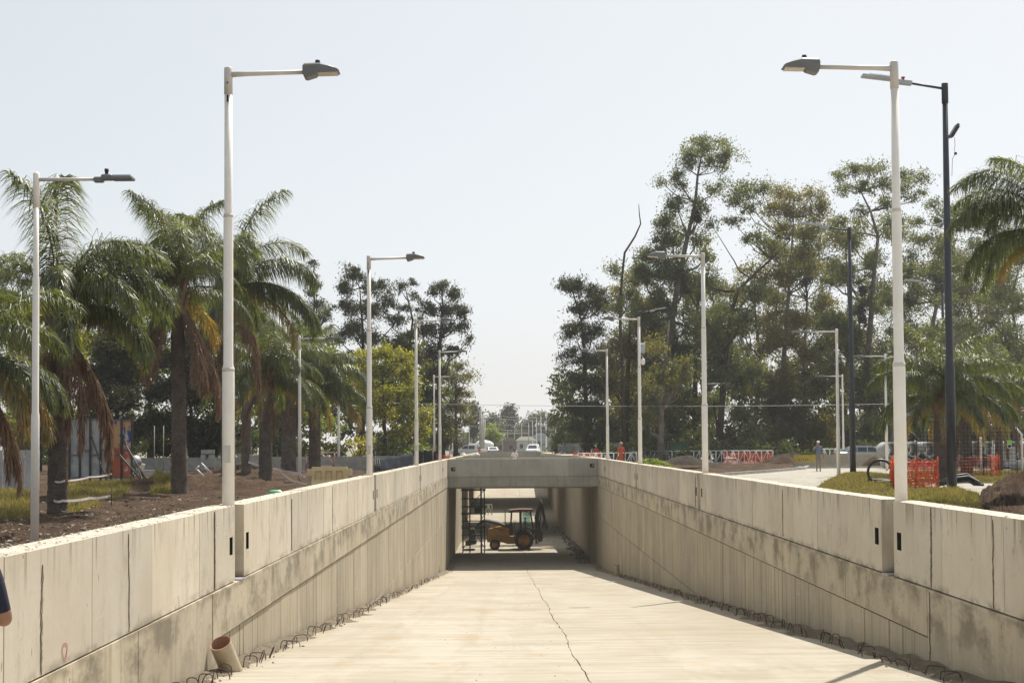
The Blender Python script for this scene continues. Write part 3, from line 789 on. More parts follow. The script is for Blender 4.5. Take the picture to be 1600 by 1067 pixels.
mk('dead', -54, 38, M['deadfrond'], M['deadrachis'], 3.6, nl=150, ll=0.70, plume=0.9, sag=1.5, width=0.028)
mk('deadarch', 25, 118, M['deadfrond'], M['deadrachis'], 3.4, nl=90, ll=0.55, plume=0.5, sag=1.8, width=0.030)
def palm(label, x, y, gz, th, s, plan, trad=0.27, lean=(0, 0), dead=8, dead_label=None, seed=0):
    """plan: list of (key, azimuth deg, scale)"""
    r_ = random.Random(seed)
    P = thing('palm_tree', label, 'palm tree', (x, y, gz), 0, 'palm trees lining the ramp')
    trad *= 0.84; mb = MB(); nseg = 46; vs, fs, n = [], [], 14
    for i in range(nseg+1):
        t_ = i/nseg; z = -0.3+(th+0.3)*t_
        rr = trad*(1.18-0.30*t_) if t_ > 0.05 else trad*(1.45-5*t_*0.5)
        rr *= 1+(0.06 if i % 2 else -0.03)
        cx, cy = lean[0]*t_**2, lean[1]*t_**2
        for k in range(n):
            a = 2*math.pi*k/n; q = rr*(1+0.05*r_.uniform(-1, 1)); vs.append((cx+q*math.cos(a), cy+q*math.sin(a), z))
    for i in range(nseg):
        for k in range(n): fs.append((i*n+k, i*n+(k+1) % n, (i+1)*n+(k+1) % n, (i+1)*n+k))
    mb.add(vs, fs, 0, True).build('trunk', M['palmbark'], P, fix=False)
    top = Vector((lean[0], lean[1], th))
    # fibrous leaf bases
    mb = MB()
    for i in range(16):
        a = i*2.4; r0 = trad*0.85; z0 = th-1.1+0.08*i
        d = Vector((math.cos(a), math.sin(a), 0))
        mb.tube([top*Vector((1, 1, 0)) if False else Vector((top.x, top.y, z0))+d*r0, Vector((top.x, top.y, z0+0.45))+d*(r0+0.10), Vector((top.x, top.y, z0+0.95))+d*(r0+0.22)], [0.10, 0.08, 0.04], 5)
    mb.lathe([(trad*0.9, th-1.2), (trad*1.25, th-0.6), (trad*1.0, th+0.05), (0.12, th+0.5)], 10, (top.x, top.y, 0), 'z')
    mb.build('leaf_base', M['deadrachis'], P, fix=False)
    for key, az, k in plan:
        me = r_.choice(FR[key]); nm = 'dead_frond' if key.startswith('dead') else 'frond'
        o = bpy.data.objects.new(nm, me); C.objects.link(o); o.parent = P
        a = R(az+r_.uniform(-6, 6)); zoff = {'up': 0.35, 'hi': 0.2, 'mid': 0.05, 'low': -0.1, 'yel': -0.3, 'dead': -0.45, 'deadarch': -0.3}[key]
        o.location = top+Vector((math.cos(a)*trad*0.5, math.sin(a)*trad*0.5, zoff*1.0-r_.random()*0.3))
        o.rotation_euler = (r_.uniform(-0.12, 0.12), 0, a); sc_ = s*k*r_.uniform(0.93, 1.07); o.scale = (sc_,)*3
        if nm == 'dead_frond': o['label'] = 'dry brown dead frond'
    return P
def auto_plan(seed, nup=3, nhi=6, nmid=7, nlow=6, nyel=3, ndead=7, extra=()):
    r_ = random.Random(seed); pl = []
    for key, n in (('up', nup), ('hi', nhi), ('mid', nmid), ('low', nlow), ('yel', nyel), ('dead', ndead)):
        ph = r_.random()*360
        for i in range(n): pl.append((key, ph+360*i/max(n, 1)+r_.uniform(-14, 14), 1.0))
    return pl+list(extra)

def grass(name, pts_fn, n, h, mat, label=None, wd=0.018):
    P = np.array([pts_fn() for _ in range(n)])
    a = rng.random(n)*6.283; lean_ = rng.normal(0, 0.35, (n, 2)); hh = h*(0.4+0.9*rng.random(n))
    dx = np.stack([np.cos(a), np.sin(a), np.zeros(n)], 1)*wd*(0.6+0.8*rng.random(n))[:, None]
    tip = P+np.stack([lean_[:, 0]*hh, lean_[:, 1]*hh, hh], 1)
    V = np.stack([P-dx, P+dx, tip], 1).reshape(-1, 3); Q = np.arange(n*3).reshape(-1, 3)
    o = mesh_np(name, V, Q, mat, None, nv=3); o['kind'] = 'stuff'
    return o
def in_poly(x, y, poly):
    c = False; j = len(poly)-1
    for i in range(len(poly)):
        xi, yi = poly[i][:2]; xj, yj = poly[j][:2]
        if (yi > y) != (yj > y) and x < (xj-xi)*(y-yi)/(yj-yi)+xi: c = not c
        j = i
    return c
def poly_sampler(poly, zfun):
    xs = [p[0] for p in poly]; ys_ = [p[1] for p in poly]
    def f():
        while True:
            x = rnd.uniform(min(xs), max(xs)); y = rnd.uniform(min(ys_), max(ys_))
            if in_poly(x, y, poly): return (x, y, zfun(x, y))
    return f

# ------------------------------------------------------------------ palms (left)
gl = 'tall palm'
def pal(px_, py_, Y, ztop_px, **k):
    p = at(px_, py_, Y); tz = at(px_, ztop_px, Y).z
    return p.x, Y, -0.72, tz+0.72
x, y, gz, th = pal(90, 800, 35.5, 478)
palm('palm by the left lamp with broad green crown and long brown skirt touching its trunk', x, y, gz, th, 0.82,
     [('up', 100, 1.34), ('up', 250, 1.1), ('hi', 95, 1.0), ('hi', 0, 1.0), ('hi', 15, 1.05), ('hi', -20, 1), ('hi', 200, 0.8), ('mid', -35, 1.0), ('mid', 5, 1.05), ('mid', 30, 1.0), ('mid', -10, 1.0), ('mid', -70, 0.9), ('mid', 70, 1), ('mid', 170, 0.75),
      ('low', -20, 1), ('low', 12, 1), ('low', 50, 1), ('low', -60, 1), ('low', 100, .9), ('low', 200, .7), ('yel', -90, .9),
      ('deadarch', 4, 1.05), ('dead', 0, 1.1), ('dead', 25, 1.15), ('dead', -60, 1.1), ('dead', -100, 1.05), ('dead', 180, .9), ('dead', 120, 1.0), ('dead', -30, 1.0)], 0.26, seed=1)
x, y, gz, th = pal(280, 770, 50, 446)
palm('tallest palm left of the second lamp gap, thick trunk and long hanging brown fronds', x, y, gz, th, 0.87,
     auto_plan(5, 2, 6, 5, 4, 2, 8, [('up', 140, 1.15), ('up', 120, 1.1), ('dead', 10, 1.2), ('dead', 0, 1.25), ('dead', 30, 1.1), ('dead', -20, 1.2), ('dead', 200, 1.0), ('deadarch', 180, 0.9), ('hi', 185, 1), ('mid', 190, 1)]), 0.29, (-0.1, 0), seed=2)
x, y, gz, th = pal(357, 755, 61, 440)
palm('palm whose trunk stands directly behind the nearest left white lamp pole', x, y, gz, th, 1.08,
     auto_plan(9, 2, 6, 5, 4, 2, 5, [('low', 0, 1.1), ('low', 10, 1.1), ('mid', -10, 1.1), ('yel', 0, 1.1)]), 0.33, seed=3)
x, y, gz, th = pal(415, 745, 72, 585)
palm('shorter palm with orange brown fruit stalk, just right of the nearest lamp pole', x, y, gz, th, 0.88,
     auto_plan(13, 2, 6, 6, 5, 3, 3, [('low', 0, 1.1), ('low', -20, 1.1)]), 0.36, seed=4)
x, y, gz, th = pal(451, 738, 88, 565)
palm('palm with a broad brown shaggy collar left of the slim lamp', x, y, gz, th, 1.0,
     auto_plan(17, 2, 5, 6, 5, 2, 4, [('deadarch', 180, 1.0)]), 0.48, seed=5)
x, y, gz, th = pal(492, 737, 90, 600)
palm('rightmost palm of the left row, before the yellow green tree', x, y, gz, th, 1.02,
     auto_plan(21, 2, 5, 7, 6, 4, 1, [('low', 5, 1.1), ('yel', 10, 1.1)]), 0.42, seed=6)
x, y, gz, th = pal(-48, 850, 27, 540)
palm('palm cut by the left picture edge, yellowing fronds drooping over the lamp', x, y, gz, th, 0.60,
     auto_plan(25, 0, 3, 4, 6, 3, 5, [('yel', 0, 1.0), ('yel', -25, .95), ('low', 5, 1.0), ('dead', -10, 1.1), ('dead', 20, 1.05), ('low', -30, .95)]), 0.25, seed=7)
x, y, gz, th = pal(385, 745, 80, 500)
palm('palm half hidden between the two trunks behind the lamp pole', x, y, gz, th, 0.85,
     auto_plan(27, 2, 4, 5, 4, 2, 3), 0.3, seed=12)
# right palms
x, y, gz, th = pal(1470, 752, 61, 610)
palm('short bushy palm behind the dark street pole, orange netting at its foot', x, y, gz, th, 0.80,
     auto_plan(31, 3, 8, 8, 7, 3, 0), 0.30, seed=8)
x, y, gz, th = pal(1511, 742, 71, 615)
palm('short palm behind the wire mesh fence, second from the right', x, y, gz, th, 0.85, auto_plan(33, 2, 6, 7, 6, 4, 1), 0.30, seed=9)
x, y, gz, th = pal(1560, 735, 82, 612)
palm('rightmost short palm in front of the stacked concrete pipes', x, y, gz, th, 0.95, auto_plan(37, 2, 6, 7, 6, 3, 3), 0.30, seed=10)
x, y, gz, th = pal(1655, 800, 36, 352)
palm('tall palm cut by the right picture edge, arching fronds against the sky', x, y, gz, th, 0.74,
     [('hi', 175, 1.0), ('hi', 150, .9), ('mid', 185, 0.95), ('mid', 160, 1), ('mid', 205, .9), ('low', 180, 1.0), ('low', 160, .9), ('low', 200, .9), ('yel', 178, .8)]+auto_plan(41, 1, 3, 3, 2, 0, 0), 0.24, seed=11)

# ------------------------------------------------------------------ tall trees (right)
EG = 'tall trees behind the right hand street'
def curtain(x0, x1, y0, y1, n, rx=26, ry=22):
    return [(rnd.uniform(x0, x1), rnd.uniform(y0, y1), rx*rnd.uniform(.7, 1.2), ry*rnd.uniform(.7, 1.2), rnd.uniform(-2.5, 2.5)) for _ in range(n)]
tree('casuarina_tree', 'dark feathery tree at the left end of the right hand row', 128, (918, 712),
     [(918, 690), (915, 620), (914, 560), (908, 500), (893, 450)], 0.42,
     [(896, 447, 26, 14), (925, 455, 20, 18), (882, 444, 12, 8), (905, 480, 30, 16), (940, 480, 18, 22), (895, 515, 26, 15), (928, 520, 28, 18), (890, 550, 18, 10), (915, 560, 34, 16), (948, 560, 16, 20),
      (900, 598, 32, 16), (935, 600, 26, 20), (895, 635, 26, 12), (925, 640, 34, 18), (900, 668, 24, 12), (945, 672, 26, 20), (930, 700, 22, 10)],
     M['cas'], M['bark'], 0.42, 0.11, 0.95, EG, sub=0.5, droop=0.5)
tree('bare_branch_tree', 'thin leafless snag rising above the right hand trees', 126, (975, 712), [(973, 600), (969, 500), (972, 430), (976, 395), (992, 370), (1001, 350), (999, 335), (998, 319)], 0.24,
     [(962, 425, 5, 5), (957, 420, 4, 3), (985, 460, 14, 16), (965, 480, 14, 16)], M['euc'], M['bark'], 0.3, 0.13, 0.9, EG)
tree('eucalyptus_tree', 'tallest tree, rounded crown on a bare stem above the others', 132, (1034, 712),
     [(1036, 690), (1042, 600), (1050, 500), (1062, 430), (1074, 370), (1086, 320), (1090, 275), (1096, 245)], 0.60,
     [(1100, 228, 34, 20), (1078, 240, 22, 14), (1133, 240, 19, 22), (1112, 252, 30, 12), (1070, 254, 16, 8), (1126, 262, 16, 6), (1078, 262, 12, 7), (1054, 275, 20, 12), (1034, 284, 9, 6), (1064, 290, 17, 13), (1058, 318, 26, 18), (1095, 322, 19, 16), (1086, 344, 9, 10, 0), (1040, 350, 24, 22), (1052, 372, 28, 20),
      (1118, 295, 20, 10), (1032, 378, 26, 20), (1010, 400, 24, 20), (1040, 410, 30, 20), (1090, 375, 20, 18), (1105, 400, 24, 18)]
     + curtain(990, 1075, 420, 560, 22, 22, 18)+curtain(1000, 1080, 560, 705, 15, 24, 20),
     M['euc'], M['bark_pale'], 0.30, 0.14, 0.72, EG, sub=0.55)
tree('eucalyptus_tree', 'leaning forked tree whose right arm reaches a high leafy fan', 129, (1122, 712),
     [(1124, 690), (1130, 600), (1135, 540), (1142, 490), (1152, 455), (1172, 435), (1205, 405), (1235, 375)], 0.5,
     [(1165, 300, 32, 16), (1188, 296, 20, 12), (1150, 315, 18, 10), (1172, 325, 22, 12), (1145, 345, 16, 12), (1110, 350, 14, 8), (1180, 370, 26, 14), (1165, 373, 10, 6), (1210, 385, 30, 20), (1100, 440, 20, 22)]
     + curtain(1095, 1190, 440, 560, 15, 20, 18)+curtain(1090, 1190, 560, 705, 15, 24, 20),
     M['euc'], M['bark'], 0.30, 0.14, 0.72, EG, sub=0.55)
tree('eucalyptus_tree', 'slim dark trunk tree just right of the second right lamp', 136, (1085, 712), [(1086, 650), (1086, 560), (1090, 480), (1095, 430)], 0.5,
     curtain(1065, 1120, 440, 560, 12, 18, 18)+curtain(1060, 1120, 580, 705, 10, 22, 20), M['euc'], M['bark'], 0.3, 0.14, 0.72, EG)
tree('eucalyptus_tree', 'feathery yellowish tree in the middle of the right hand row', 140, (1215, 712), [(1218, 640), (1226, 540), (1232, 460), (1236, 400), (1240, 340)], 0.5,
     [(1215, 300, 20, 12), (1240, 305, 26, 12), (1270, 305, 26, 12), (1205, 325, 22, 16), (1232, 330, 30, 18), (1265, 335, 32, 18), (1225, 360, 34, 18), (1262, 368, 30, 18), (1285, 320, 18, 16), (1215, 395, 30, 20), (1255, 400, 32, 20)]
     + curtain(1190, 1290, 420, 560, 20, 23, 18)+curtain(1185, 1290, 560, 705, 20, 26, 22), M['euc2'], M['bark_pale'], 0.3, 0.14, 0.72, EG, sub=0.6)
tree('eucalyptus_tree', 'wide umbrella crowned tree left of the nearest right lamp', 134, (1352, 712), [(1358, 640), (1355, 560), (1362, 480), (1366, 420), (1372, 370), (1360, 330), (1345, 300)], 0.55,
     [(1335, 265, 32, 12), (1362, 264, 24, 10), (1312, 275, 16, 10), (1320, 295, 22, 12), (1352, 290, 28, 14), (1378, 285, 16, 16), (1415, 272, 20, 12), (1438, 280, 14, 10), (1410, 292, 20, 12), (1442, 300, 13, 7), (1420, 310, 20, 7), (1385, 318, 16, 12), (1345, 330, 20, 10), (1310, 345, 24, 16), (1330, 380, 22, 16), (1395, 350, 20, 14)]
     + curtain(1290, 1400, 400, 560, 20, 22, 18)+curtain(1290, 1400, 560, 700, 16, 26, 22), M['euc'], M['bark_pale'], 0.3, 0.14, 0.72, EG, sub=0.55)
tree('eucalyptus_tree', 'flat topped tree seen between the white lamp and the dark pole', 139, (1440, 712), [(1442, 640), (1450, 540), (1465, 470), (1475, 410), (1485, 350)], 0.5,
     [(1490, 330, 26, 9), (1515, 322, 26, 10), (1540, 330, 18, 9), (1455, 320, 18, 8), (1470, 345, 30, 10), (1505, 348, 30, 9), (1535, 350, 18, 7), (1430, 345, 22, 12), (1445, 375, 28, 14), (1480, 385, 30, 14), (1525, 380, 22, 8)]
     + curtain(1400, 1500, 400, 540, 13, 22, 16)+curtain(1400, 1500, 560, 700, 12, 26, 22), M['euc'], M['bark_pale'], 0.3, 0.14, 0.72, EG, sub=0.55)
tree('eucalyptus_tree', 'spreading tree with long bare diagonal limbs at the far right', 124, (1395, 712), [(1400, 650), (1412, 600), (1450, 560), (1490, 530), (1530, 490), (1570, 465)], 0.45,
     [(1520, 345, 28, 12), (1550, 352, 24, 12), (1575, 372, 24, 14), (1535, 395, 28, 14), (1600, 400, 26, 20), (1560, 425, 28, 14), (1500, 420, 26, 14), (1500, 505, 26, 14), (1530, 470, 26, 12), (1560, 462, 24, 12), (1590, 480, 20, 16), (1545, 500, 26, 10), (1480, 470, 20, 12), (1575, 520, 22, 12), (1600, 545, 24, 16), (1545, 555, 24, 10), (1615, 590, 24, 26), (1450, 520, 20, 16)]
     + curtain(1440, 1620, 600, 690, 14, 26, 18), M['euc'], M['bark_pale'], 0.3, 0.14, 0.72, EG, sub=0.55)
tree('eucalyptus_tree', 'dense leafy tree left of the dark camera pole', 134, (975, 712), [(978, 640), (982, 560), (985, 500), (990, 450)], 0.45,
     [(985, 440, 24, 12), (965, 455, 16, 12), (1000, 430, 22, 14)]+curtain(955, 1030, 450, 560, 15, 20, 18)+curtain(950, 1030, 560, 705, 13, 22, 20), M['euc2'], M['bark'], 0.3, 0.14, 0.72, EG)
tree('eucalyptus_tree', 'pale trunked tree rising behind the cream fence panels', 118, (1032, 712), [(1033, 690), (1034, 640), (1040, 560), (1046, 500)], 0.45,
     curtain(1010, 1075, 500, 660, 12, 18, 16), M['euc2'], M['bark_pale'], 0.28, 0.13, 0.62, EG)
for bx, top, ppl, lb in ((1010, 470, 0, 'hazy back row tree at the left of the right hand belt'), (1105, 430, 0, 'hazy back row tree between the two right lamps crowns'), (1180, 400, 1, 'hazy back row tree behind the leaning forked tree'), (1255, 350, 0, 'hazy back row tree left of the second dark pole'),
                         (1320, 340, 1, 'hazy back row tree behind the umbrella crown'), (1400, 345, 0, 'hazy back row tree behind the nearest right lamp'), (1460, 370, 1, 'hazy back row tree behind the tall dark pole'), (1525, 375, 0, 'hazy back row tree left of the edge palm'), (1590, 400, 0, 'hazy back row tree behind the edge palm')):
    tree('eucalyptus_tree', lb, 150, (bx, 712), [(bx, 660), (bx+rnd.uniform(-8, 8), 560), (bx+rnd.uniform(-12, 12), 470), (bx, top+25)], 0.45,
         [(bx+rnd.uniform(-30, 30), top+rnd.uniform(0, 40), 26, 15) for _ in range(5)]+[(bx+rnd.uniform(-44, 44), rnd.uniform(top+40, 600), 28, 18) for _ in range(16)], M['euc2' if ppl else 'euc'], M['bark'], 0.34, 0.17, 0.36, EG, sub=0.8)
# nests (dark clumps in the crowns)
NL = ['just under the tallest rounded crown', 'in the feathery yellowish tree', 'left of the dark grass island pole top', 'right of the second dark pole', 'lowest of three near the second dark pole', 'broad one behind the nearest right lamp pole']
for ni, (px_, py_, r_) in enumerate(((1090, 342, 8), (1258, 440, 7), (1346, 455, 9), (1345, 487, 10), (1349, 500, 8), (1420, 470, 12))):
    p = at(px_, py_, 131); t = thing('stick_nest', 'dark stick nest '+NL[ni], 'nest', p, 0, 'stick nests in the tall trees')
    P, _ = cluster_points((0, 0, 0), (r_*.055, r_*.055, r_*.075), 30, 22, 0.16, 1.0, 0.2)
    leaves('twigs', P, 0.3, 0.07, simple('nest_twigs', (0.03, 0.024, 0.02), (0.05, 0.04, 0.03), 0.95) if 'nt' not in M else M['nt'], t, 0)
# back curtain mass behind trees on the right
P = []
for _ in range(240):
    px_, py_ = rnd.uniform(880, 1640), 705-150*rnd.random()**1.6; Y = rnd.uniform(150, 158)
    p, _s = cluster_points(at(px_, py_, Y), (2.6, 1.4, 1.9), 11, 34, 0.75, 0.8); P.append(p)
leaves('woodland', np.concatenate(P), 0.42, 0.24, M['shrub'], None, 0.2, 'stuff')

def bush(label, px_, py_base, Y, rx, ry, mat, name='shrub', n=1.0, group=None, l=0.26, w_=0.14, cat='shrub'):
    D = Y/F; b_ = at(px_, py_base, Y); b_.z = -0.72
    T = thing(name, label, cat, b_, 0, group)
    r = (rx*D, rx*D*0.7, ry*D)
    P, sb = cluster_points((0, 0, r[2]*0.9), r, int(max(6, rx*ry/38*n)), 36, 0.4, 0.8, 0.3)
    P[:, 2] = np.abs(P[:, 2])
    leaves('foliage', P, l, w_, mat, T, 0.1)
    mb = MB()
    for k in range(5):
        a = rnd.random()*6.28; mb.tube([(0, 0, -0.2), (math.cos(a)*r[0]*.3, math.sin(a)*r[1]*.3, r[2]*.7), (math.cos(a)*r[0]*.6, math.sin(a)*r[1]*.6, r[2]*1.3)], [0.07, 0.05, 0.02], 5)
    mb.build('stem', M['bark'], T, fix=False)
    return T
HL = ['dark hedge shrub at the far left end by the picket fence', 'dark hedge shrub behind the pale trunk and cream fence', 'dark hedge shrub left of the second right lamp', 'dark hedge shrub directly behind the second right lamp',
      'dark hedge shrub right of the small outward facing lamp', 'dark hedge shrub behind the orange net heap', 'dark hedge shrub between the orange netting and yellow barrier', 'dark hedge shrub behind the person in blue grey',
      'dark hedge shrub behind the silver car', 'dark hedge shrub behind the nearest right lamp pole', 'dark hedge shrub behind the left short palm', 'dark hedge shrub nearest the right picture edge']
for i in range(12):
    px_ = 975+i*52+rnd.uniform(-8, 8)
    bush(HL[i], px_, 716, 118+rnd.uniform(-3, 3), 34, rnd.uniform(17, 25), M['shrub'], 'hedge_shrub', 1.0, 'hedge shrubs under the tall trees')

# ------------------------------------------------------------------ trees (left)
LG = 'trees behind the palms'
tree('casuarina_tree', 'dark open crowned tree behind the second left lamp', 142, (565, 715), [(566, 640), (568, 560), (566, 500), (562, 450)], 0.45,
     [(555, 430, 28, 14), (538, 450, 20, 16), (575, 445, 22, 16), (600, 442, 16, 10), (545, 480, 30, 16), (580, 485, 28, 18), (605, 470, 22, 16), (550, 515, 28, 14), (585, 525, 28, 16), (560, 560, 28, 20), (620, 500, 20, 14), (618, 540, 20, 14), (530, 530, 16, 14)], M['cas'], M['bark'], 0.38, 0.13, 0.95, LG, sub=0.5, droop=0.4)
tree('casuarina_tree', 'thin wispy tree top peeking beside the palms', 135, (492, 715), [(491, 620), (491, 520), (491, 420)], 0.3,
     [(491, 410, 9, 9), (488, 430, 11, 8), (496, 447, 12, 8), (484, 460, 12, 8), (496, 475, 15, 10), (500, 500, 16, 12), (515, 490, 14, 10), (490, 520, 18, 14)], M['cas'], M['bark'], 0.36, 0.12, 0.8, LG, sub=0.4, droop=0.4)
tree('casuarina_tree', 'wispy branching tree between the two dark left crowns', 146, (640, 715), [(640, 640), (638, 560), (645, 500), (638, 470), (632, 445)], 0.3,
     [(645, 442, 14, 9), (625, 450, 14, 10), (650, 465, 12, 9), (630, 480, 12, 9), (655, 500, 12, 10)]+curtain(615, 660, 520, 560, 5, 16, 14), M['cas'], M['bark'], 0.36, 0.12, 0.75, LG, sub=0.4)
tree('casuarina_tree', 'tall dark tree behind the third and fourth left lamps', 138, (690, 715), [(688, 650), (685, 590), (688, 530), (692, 480), (690, 455)], 0.45,
     [(690, 448, 18, 12), (675, 455, 14, 8), (708, 458, 14, 14), (665, 480, 22, 12), (695, 485, 24, 14), (718, 488, 14, 14), (665, 515, 20, 12), (695, 515, 26, 14), (725, 505, 12, 10), (735, 530, 8, 6), (675, 550, 26, 14), (705, 548, 20, 12), (680, 585, 28, 16), (675, 620, 24, 18), (685, 655, 26, 20), (690, 690, 22, 14)], M['cas'], M['bark'], 0.38, 0.14, 0.95, LG, sub=0.5, droop=0.4)
tree('poplar_tree', 'grey green hazy tree beside the open sky at the road end', 165, (712, 714), [(712, 670), (712, 620), (714, 580)], 0.35,
     [(715, 572, 18, 10), (705, 590, 20, 12), (728, 590, 14, 10), (712, 612, 24, 12), (732, 618, 10, 10), (705, 635, 22, 14), (725, 640, 18, 12), (708, 665, 22, 16), (728, 660, 14, 10)], M['euc2'], M['bark'], 0.36, 0.18, 0.9, LG, sub=0.6)
tree('broadleaf_tree', 'bright yellow green leafy tree right of the palm row', 112, (600, 722), [(602, 680), (600, 640), (598, 600)], 0.25,
     [(575, 555, 26, 12), (605, 550, 26, 12), (630, 560, 20, 12), (560, 580, 26, 14), (595, 580, 28, 16), (630, 585, 24, 14), (575, 610, 28, 14), (610, 615, 28, 14), (640, 615, 22, 14), (560, 640, 24, 12), (600, 645, 28, 14), (640, 640, 24, 12), (655, 645, 18, 14), (660, 670, 16, 12), (625, 675, 24, 12)], M['yel'], M['bark'], 0.26, 0.17, 0.8, LG, sub=0.4)
for k, (px_, Y, rx, ry, mt, lb) in enumerate((
    (560, 116, 26, 24, 'yel', 'yellow bamboo like shrub left of the second lamp'), (525, 118, 26, 24, 'shrub', 'olive shrub left of the second lamp behind the low wall'),
    (610, 112, 34, 26, 'shrub', 'dark green shrub under the yellow green tree'), (655, 108, 22, 22, 'bright', 'light leafed shrub beside the third lamp'),
    (470, 118, 30, 26, 'shrub', 'dark shrub behind the slim lamp post'), (430, 120, 30, 30, 'shrub', 'dark shrub between the shorter palms'),
    (385, 120, 32, 36, 'bright', 'mid green shrub behind the nearest lamp and palms'))):
    bush(lb, px_, 724, Y, rx, ry, M[mt], n=1.3)
tree('cypress_tree', 'dark rounded evergreen behind the leaning billboard frames', 96, (185, 722), [(185, 690), (183, 600), (182, 540)], 0.3,
     [(182, 520, 22, 16), (165, 545, 28, 20), (200, 545, 28, 20), (160, 580, 34, 22), (205, 585, 32, 22), (150, 620, 34, 22), (195, 625, 36, 22), (160, 665, 34, 22), (205, 670, 34, 22), (175, 700, 40, 18)], M['cas'], M['bark'], 0.3, 0.14, 1.1, LG, sub=0.45)
tree('cypress_tree', 'dark evergreen behind the tallest palm trunk', 98, (300, 722), [(300, 690), (298, 620), (296, 560)], 0.3,
     [(290, 530, 30, 20), (320, 540, 28, 20), (260, 560, 28, 22), (300, 575, 34, 22), (340, 580, 28, 22), (255, 610, 34, 22), (300, 620, 34, 22), (350, 625, 30, 22), (250, 660, 34, 22), (300, 670, 34, 22), (350, 675, 34, 22), (260, 700, 34, 16), (320, 705, 34, 16)], M['cas'], M['bark'], 0.3, 0.14, 1.1, LG, sub=0.45)
tree('broadleaf_tree', 'sunlit yellow green tree behind the leftmost lamp', 104, (60, 722), [(62, 680), (60, 600), (60, 520)], 0.3,
     [(20, 500, 30, 18), (60, 490, 28, 16), (110, 500, 30, 18), (30, 535, 34, 18), (80, 530, 34, 18), (130, 530, 28, 18), (20, 575, 34, 20), (70, 575, 34, 20), (120, 570, 30, 20), (30, 620, 34, 22), (80, 625, 34, 22), (30, 670, 34, 22), (90, 675, 34, 22)], M['yel'], M['bark'], 0.28, 0.17, 0.9, LG, sub=0.45)
tree('broadleaf_tree', 'light green tree behind the crowns of the leftmost palms', 108, (235, 722), [(235, 640), (232, 560), (230, 500)], 0.3,
     [(210, 480, 28, 18), (245, 490, 28, 18), (230, 515, 32, 18), (200, 510, 24, 18)], M['bright'], M['bark'], 0.28, 0.17, 0.8, LG, sub=0.45)
tree('eucalyptus_tree', 'grey hazy tree at the left picture edge', 160, (30, 718), [(30, 640), (30, 540), (28, 440)], 0.5,
     [(20, 405, 26, 12), (40, 420, 18, 12), (10, 430, 26, 14), (40, 445, 18, 12), (15, 460, 28, 12), (-20, 450, 30, 30), (40, 480, 20, 16), (30, 520, 40, 30), (30, 580, 40, 30)], M['euc'], M['bark'], 0.4, 0.2, 0.8, LG, sub=0.6)
tree('broadleaf_tree', 'mid green tree filling the gap behind the shorter palms', 126, (440, 722), [(440, 660), (440, 600), (440, 540)], 0.35,
     curtain(395, 520, 520, 690, 20, 26, 18), M['bright'], M['bark'], 0.3, 0.18, 0.8, LG, sub=0.5)
tree('broadleaf_tree', 'leafy tree behind the nearest left lamp pole', 122, (350, 722), [(350, 660), (350, 600), (350, 540)], 0.35,
     curtain(290, 400, 470, 640, 16, 28, 20), M['bright'], M['bark'], 0.3, 0.18, 0.8, LG, sub=0.5)
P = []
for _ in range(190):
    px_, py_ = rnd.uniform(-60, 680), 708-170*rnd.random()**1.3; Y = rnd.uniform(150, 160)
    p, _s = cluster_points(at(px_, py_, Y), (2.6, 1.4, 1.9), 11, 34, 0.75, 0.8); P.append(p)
leaves('woodland', np.concatenate(P), 0.45, 0.26, M['woods_sunlit'], None, 0.2, 'stuff')
# far trees in the centre, hazy
FG = 'distant trees closing the road'
far = [(795, 705, 420, [(795, 640, 10, 7), (790, 650, 12, 7), (801, 655, 11, 8), (795, 668, 14, 10), (800, 682, 14, 10)], 'distant feathery tree standing above the road end', 'cas'),
       (772, 705, 400, [(772, 655, 12, 8), (762, 662, 12, 8), (782, 665, 12, 8), (770, 675, 20, 10), (770, 690, 22, 10)], 'distant rounded dark tree left of the feathery one', 'shrub'),
       (845, 705, 430, [(842, 652, 16, 6), (828, 660, 14, 8), (860, 656, 16, 8), (835, 672, 22, 8), (862, 674, 20, 10), (845, 686, 28, 10)], 'distant broad tree right of the road end', 'shrub'),
       (875, 705, 380, [(875, 656, 14, 7), (890, 662, 14, 8), (878, 674, 20, 10), (885, 690, 22, 10)], 'distant tree touching the dark feathery tree', 'shrub'),
       (740, 706, 300, [(738, 636, 10, 8), (745, 648, 9, 8), (738, 660, 12, 10), (742, 676, 14, 10)], 'distant pointed tree beyond the white pickup', 'cas'),
       (768, 705, 250, [(770, 672, 11, 6), (778, 682, 12, 7), (765, 686, 12, 8)], 'light green small tree behind the white vehicles', 'bright'),
       (895, 706, 180, [(893, 672, 10, 9), (888, 684, 10, 8), (898, 690, 10, 9)], 'small yellowish tree by the dark feathery trunk', 'yel'),
       (812, 705, 450, [(812, 668, 10, 6), (818, 676, 12, 7), (812, 688, 14, 8)], 'distant low tree in the middle of the road end', 'shrub')]
for bx, by, Y, cl, lb, mt in far:
    k = Y/F/0.06
    tree('distant_tree', lb, Y, (bx, by), [(bx, 695), (bx, 680), (cl[0][0], cl[0][1]+4)], 0.4, cl, M[mt], M['bark'], 0.30*k*.8, 0.2*k*.8, 2.2, FG, sub=0.42*k*.8, limbs=False)
P = []
for _ in range(80):
    px_, py_ = rnd.uniform(560, 1050), rnd.uniform(683, 697); Y = rnd.uniform(470, 520)
    p, _s = cluster_points(at(px_, py_, Y), (5, 3, 2.2), 8, 30, 1.6, 0.8); P.append(p)
leaves('distant_treeline', np.concatenate(P), 1.3, 0.8, M['shrub'], None, 0.1, 'stuff')
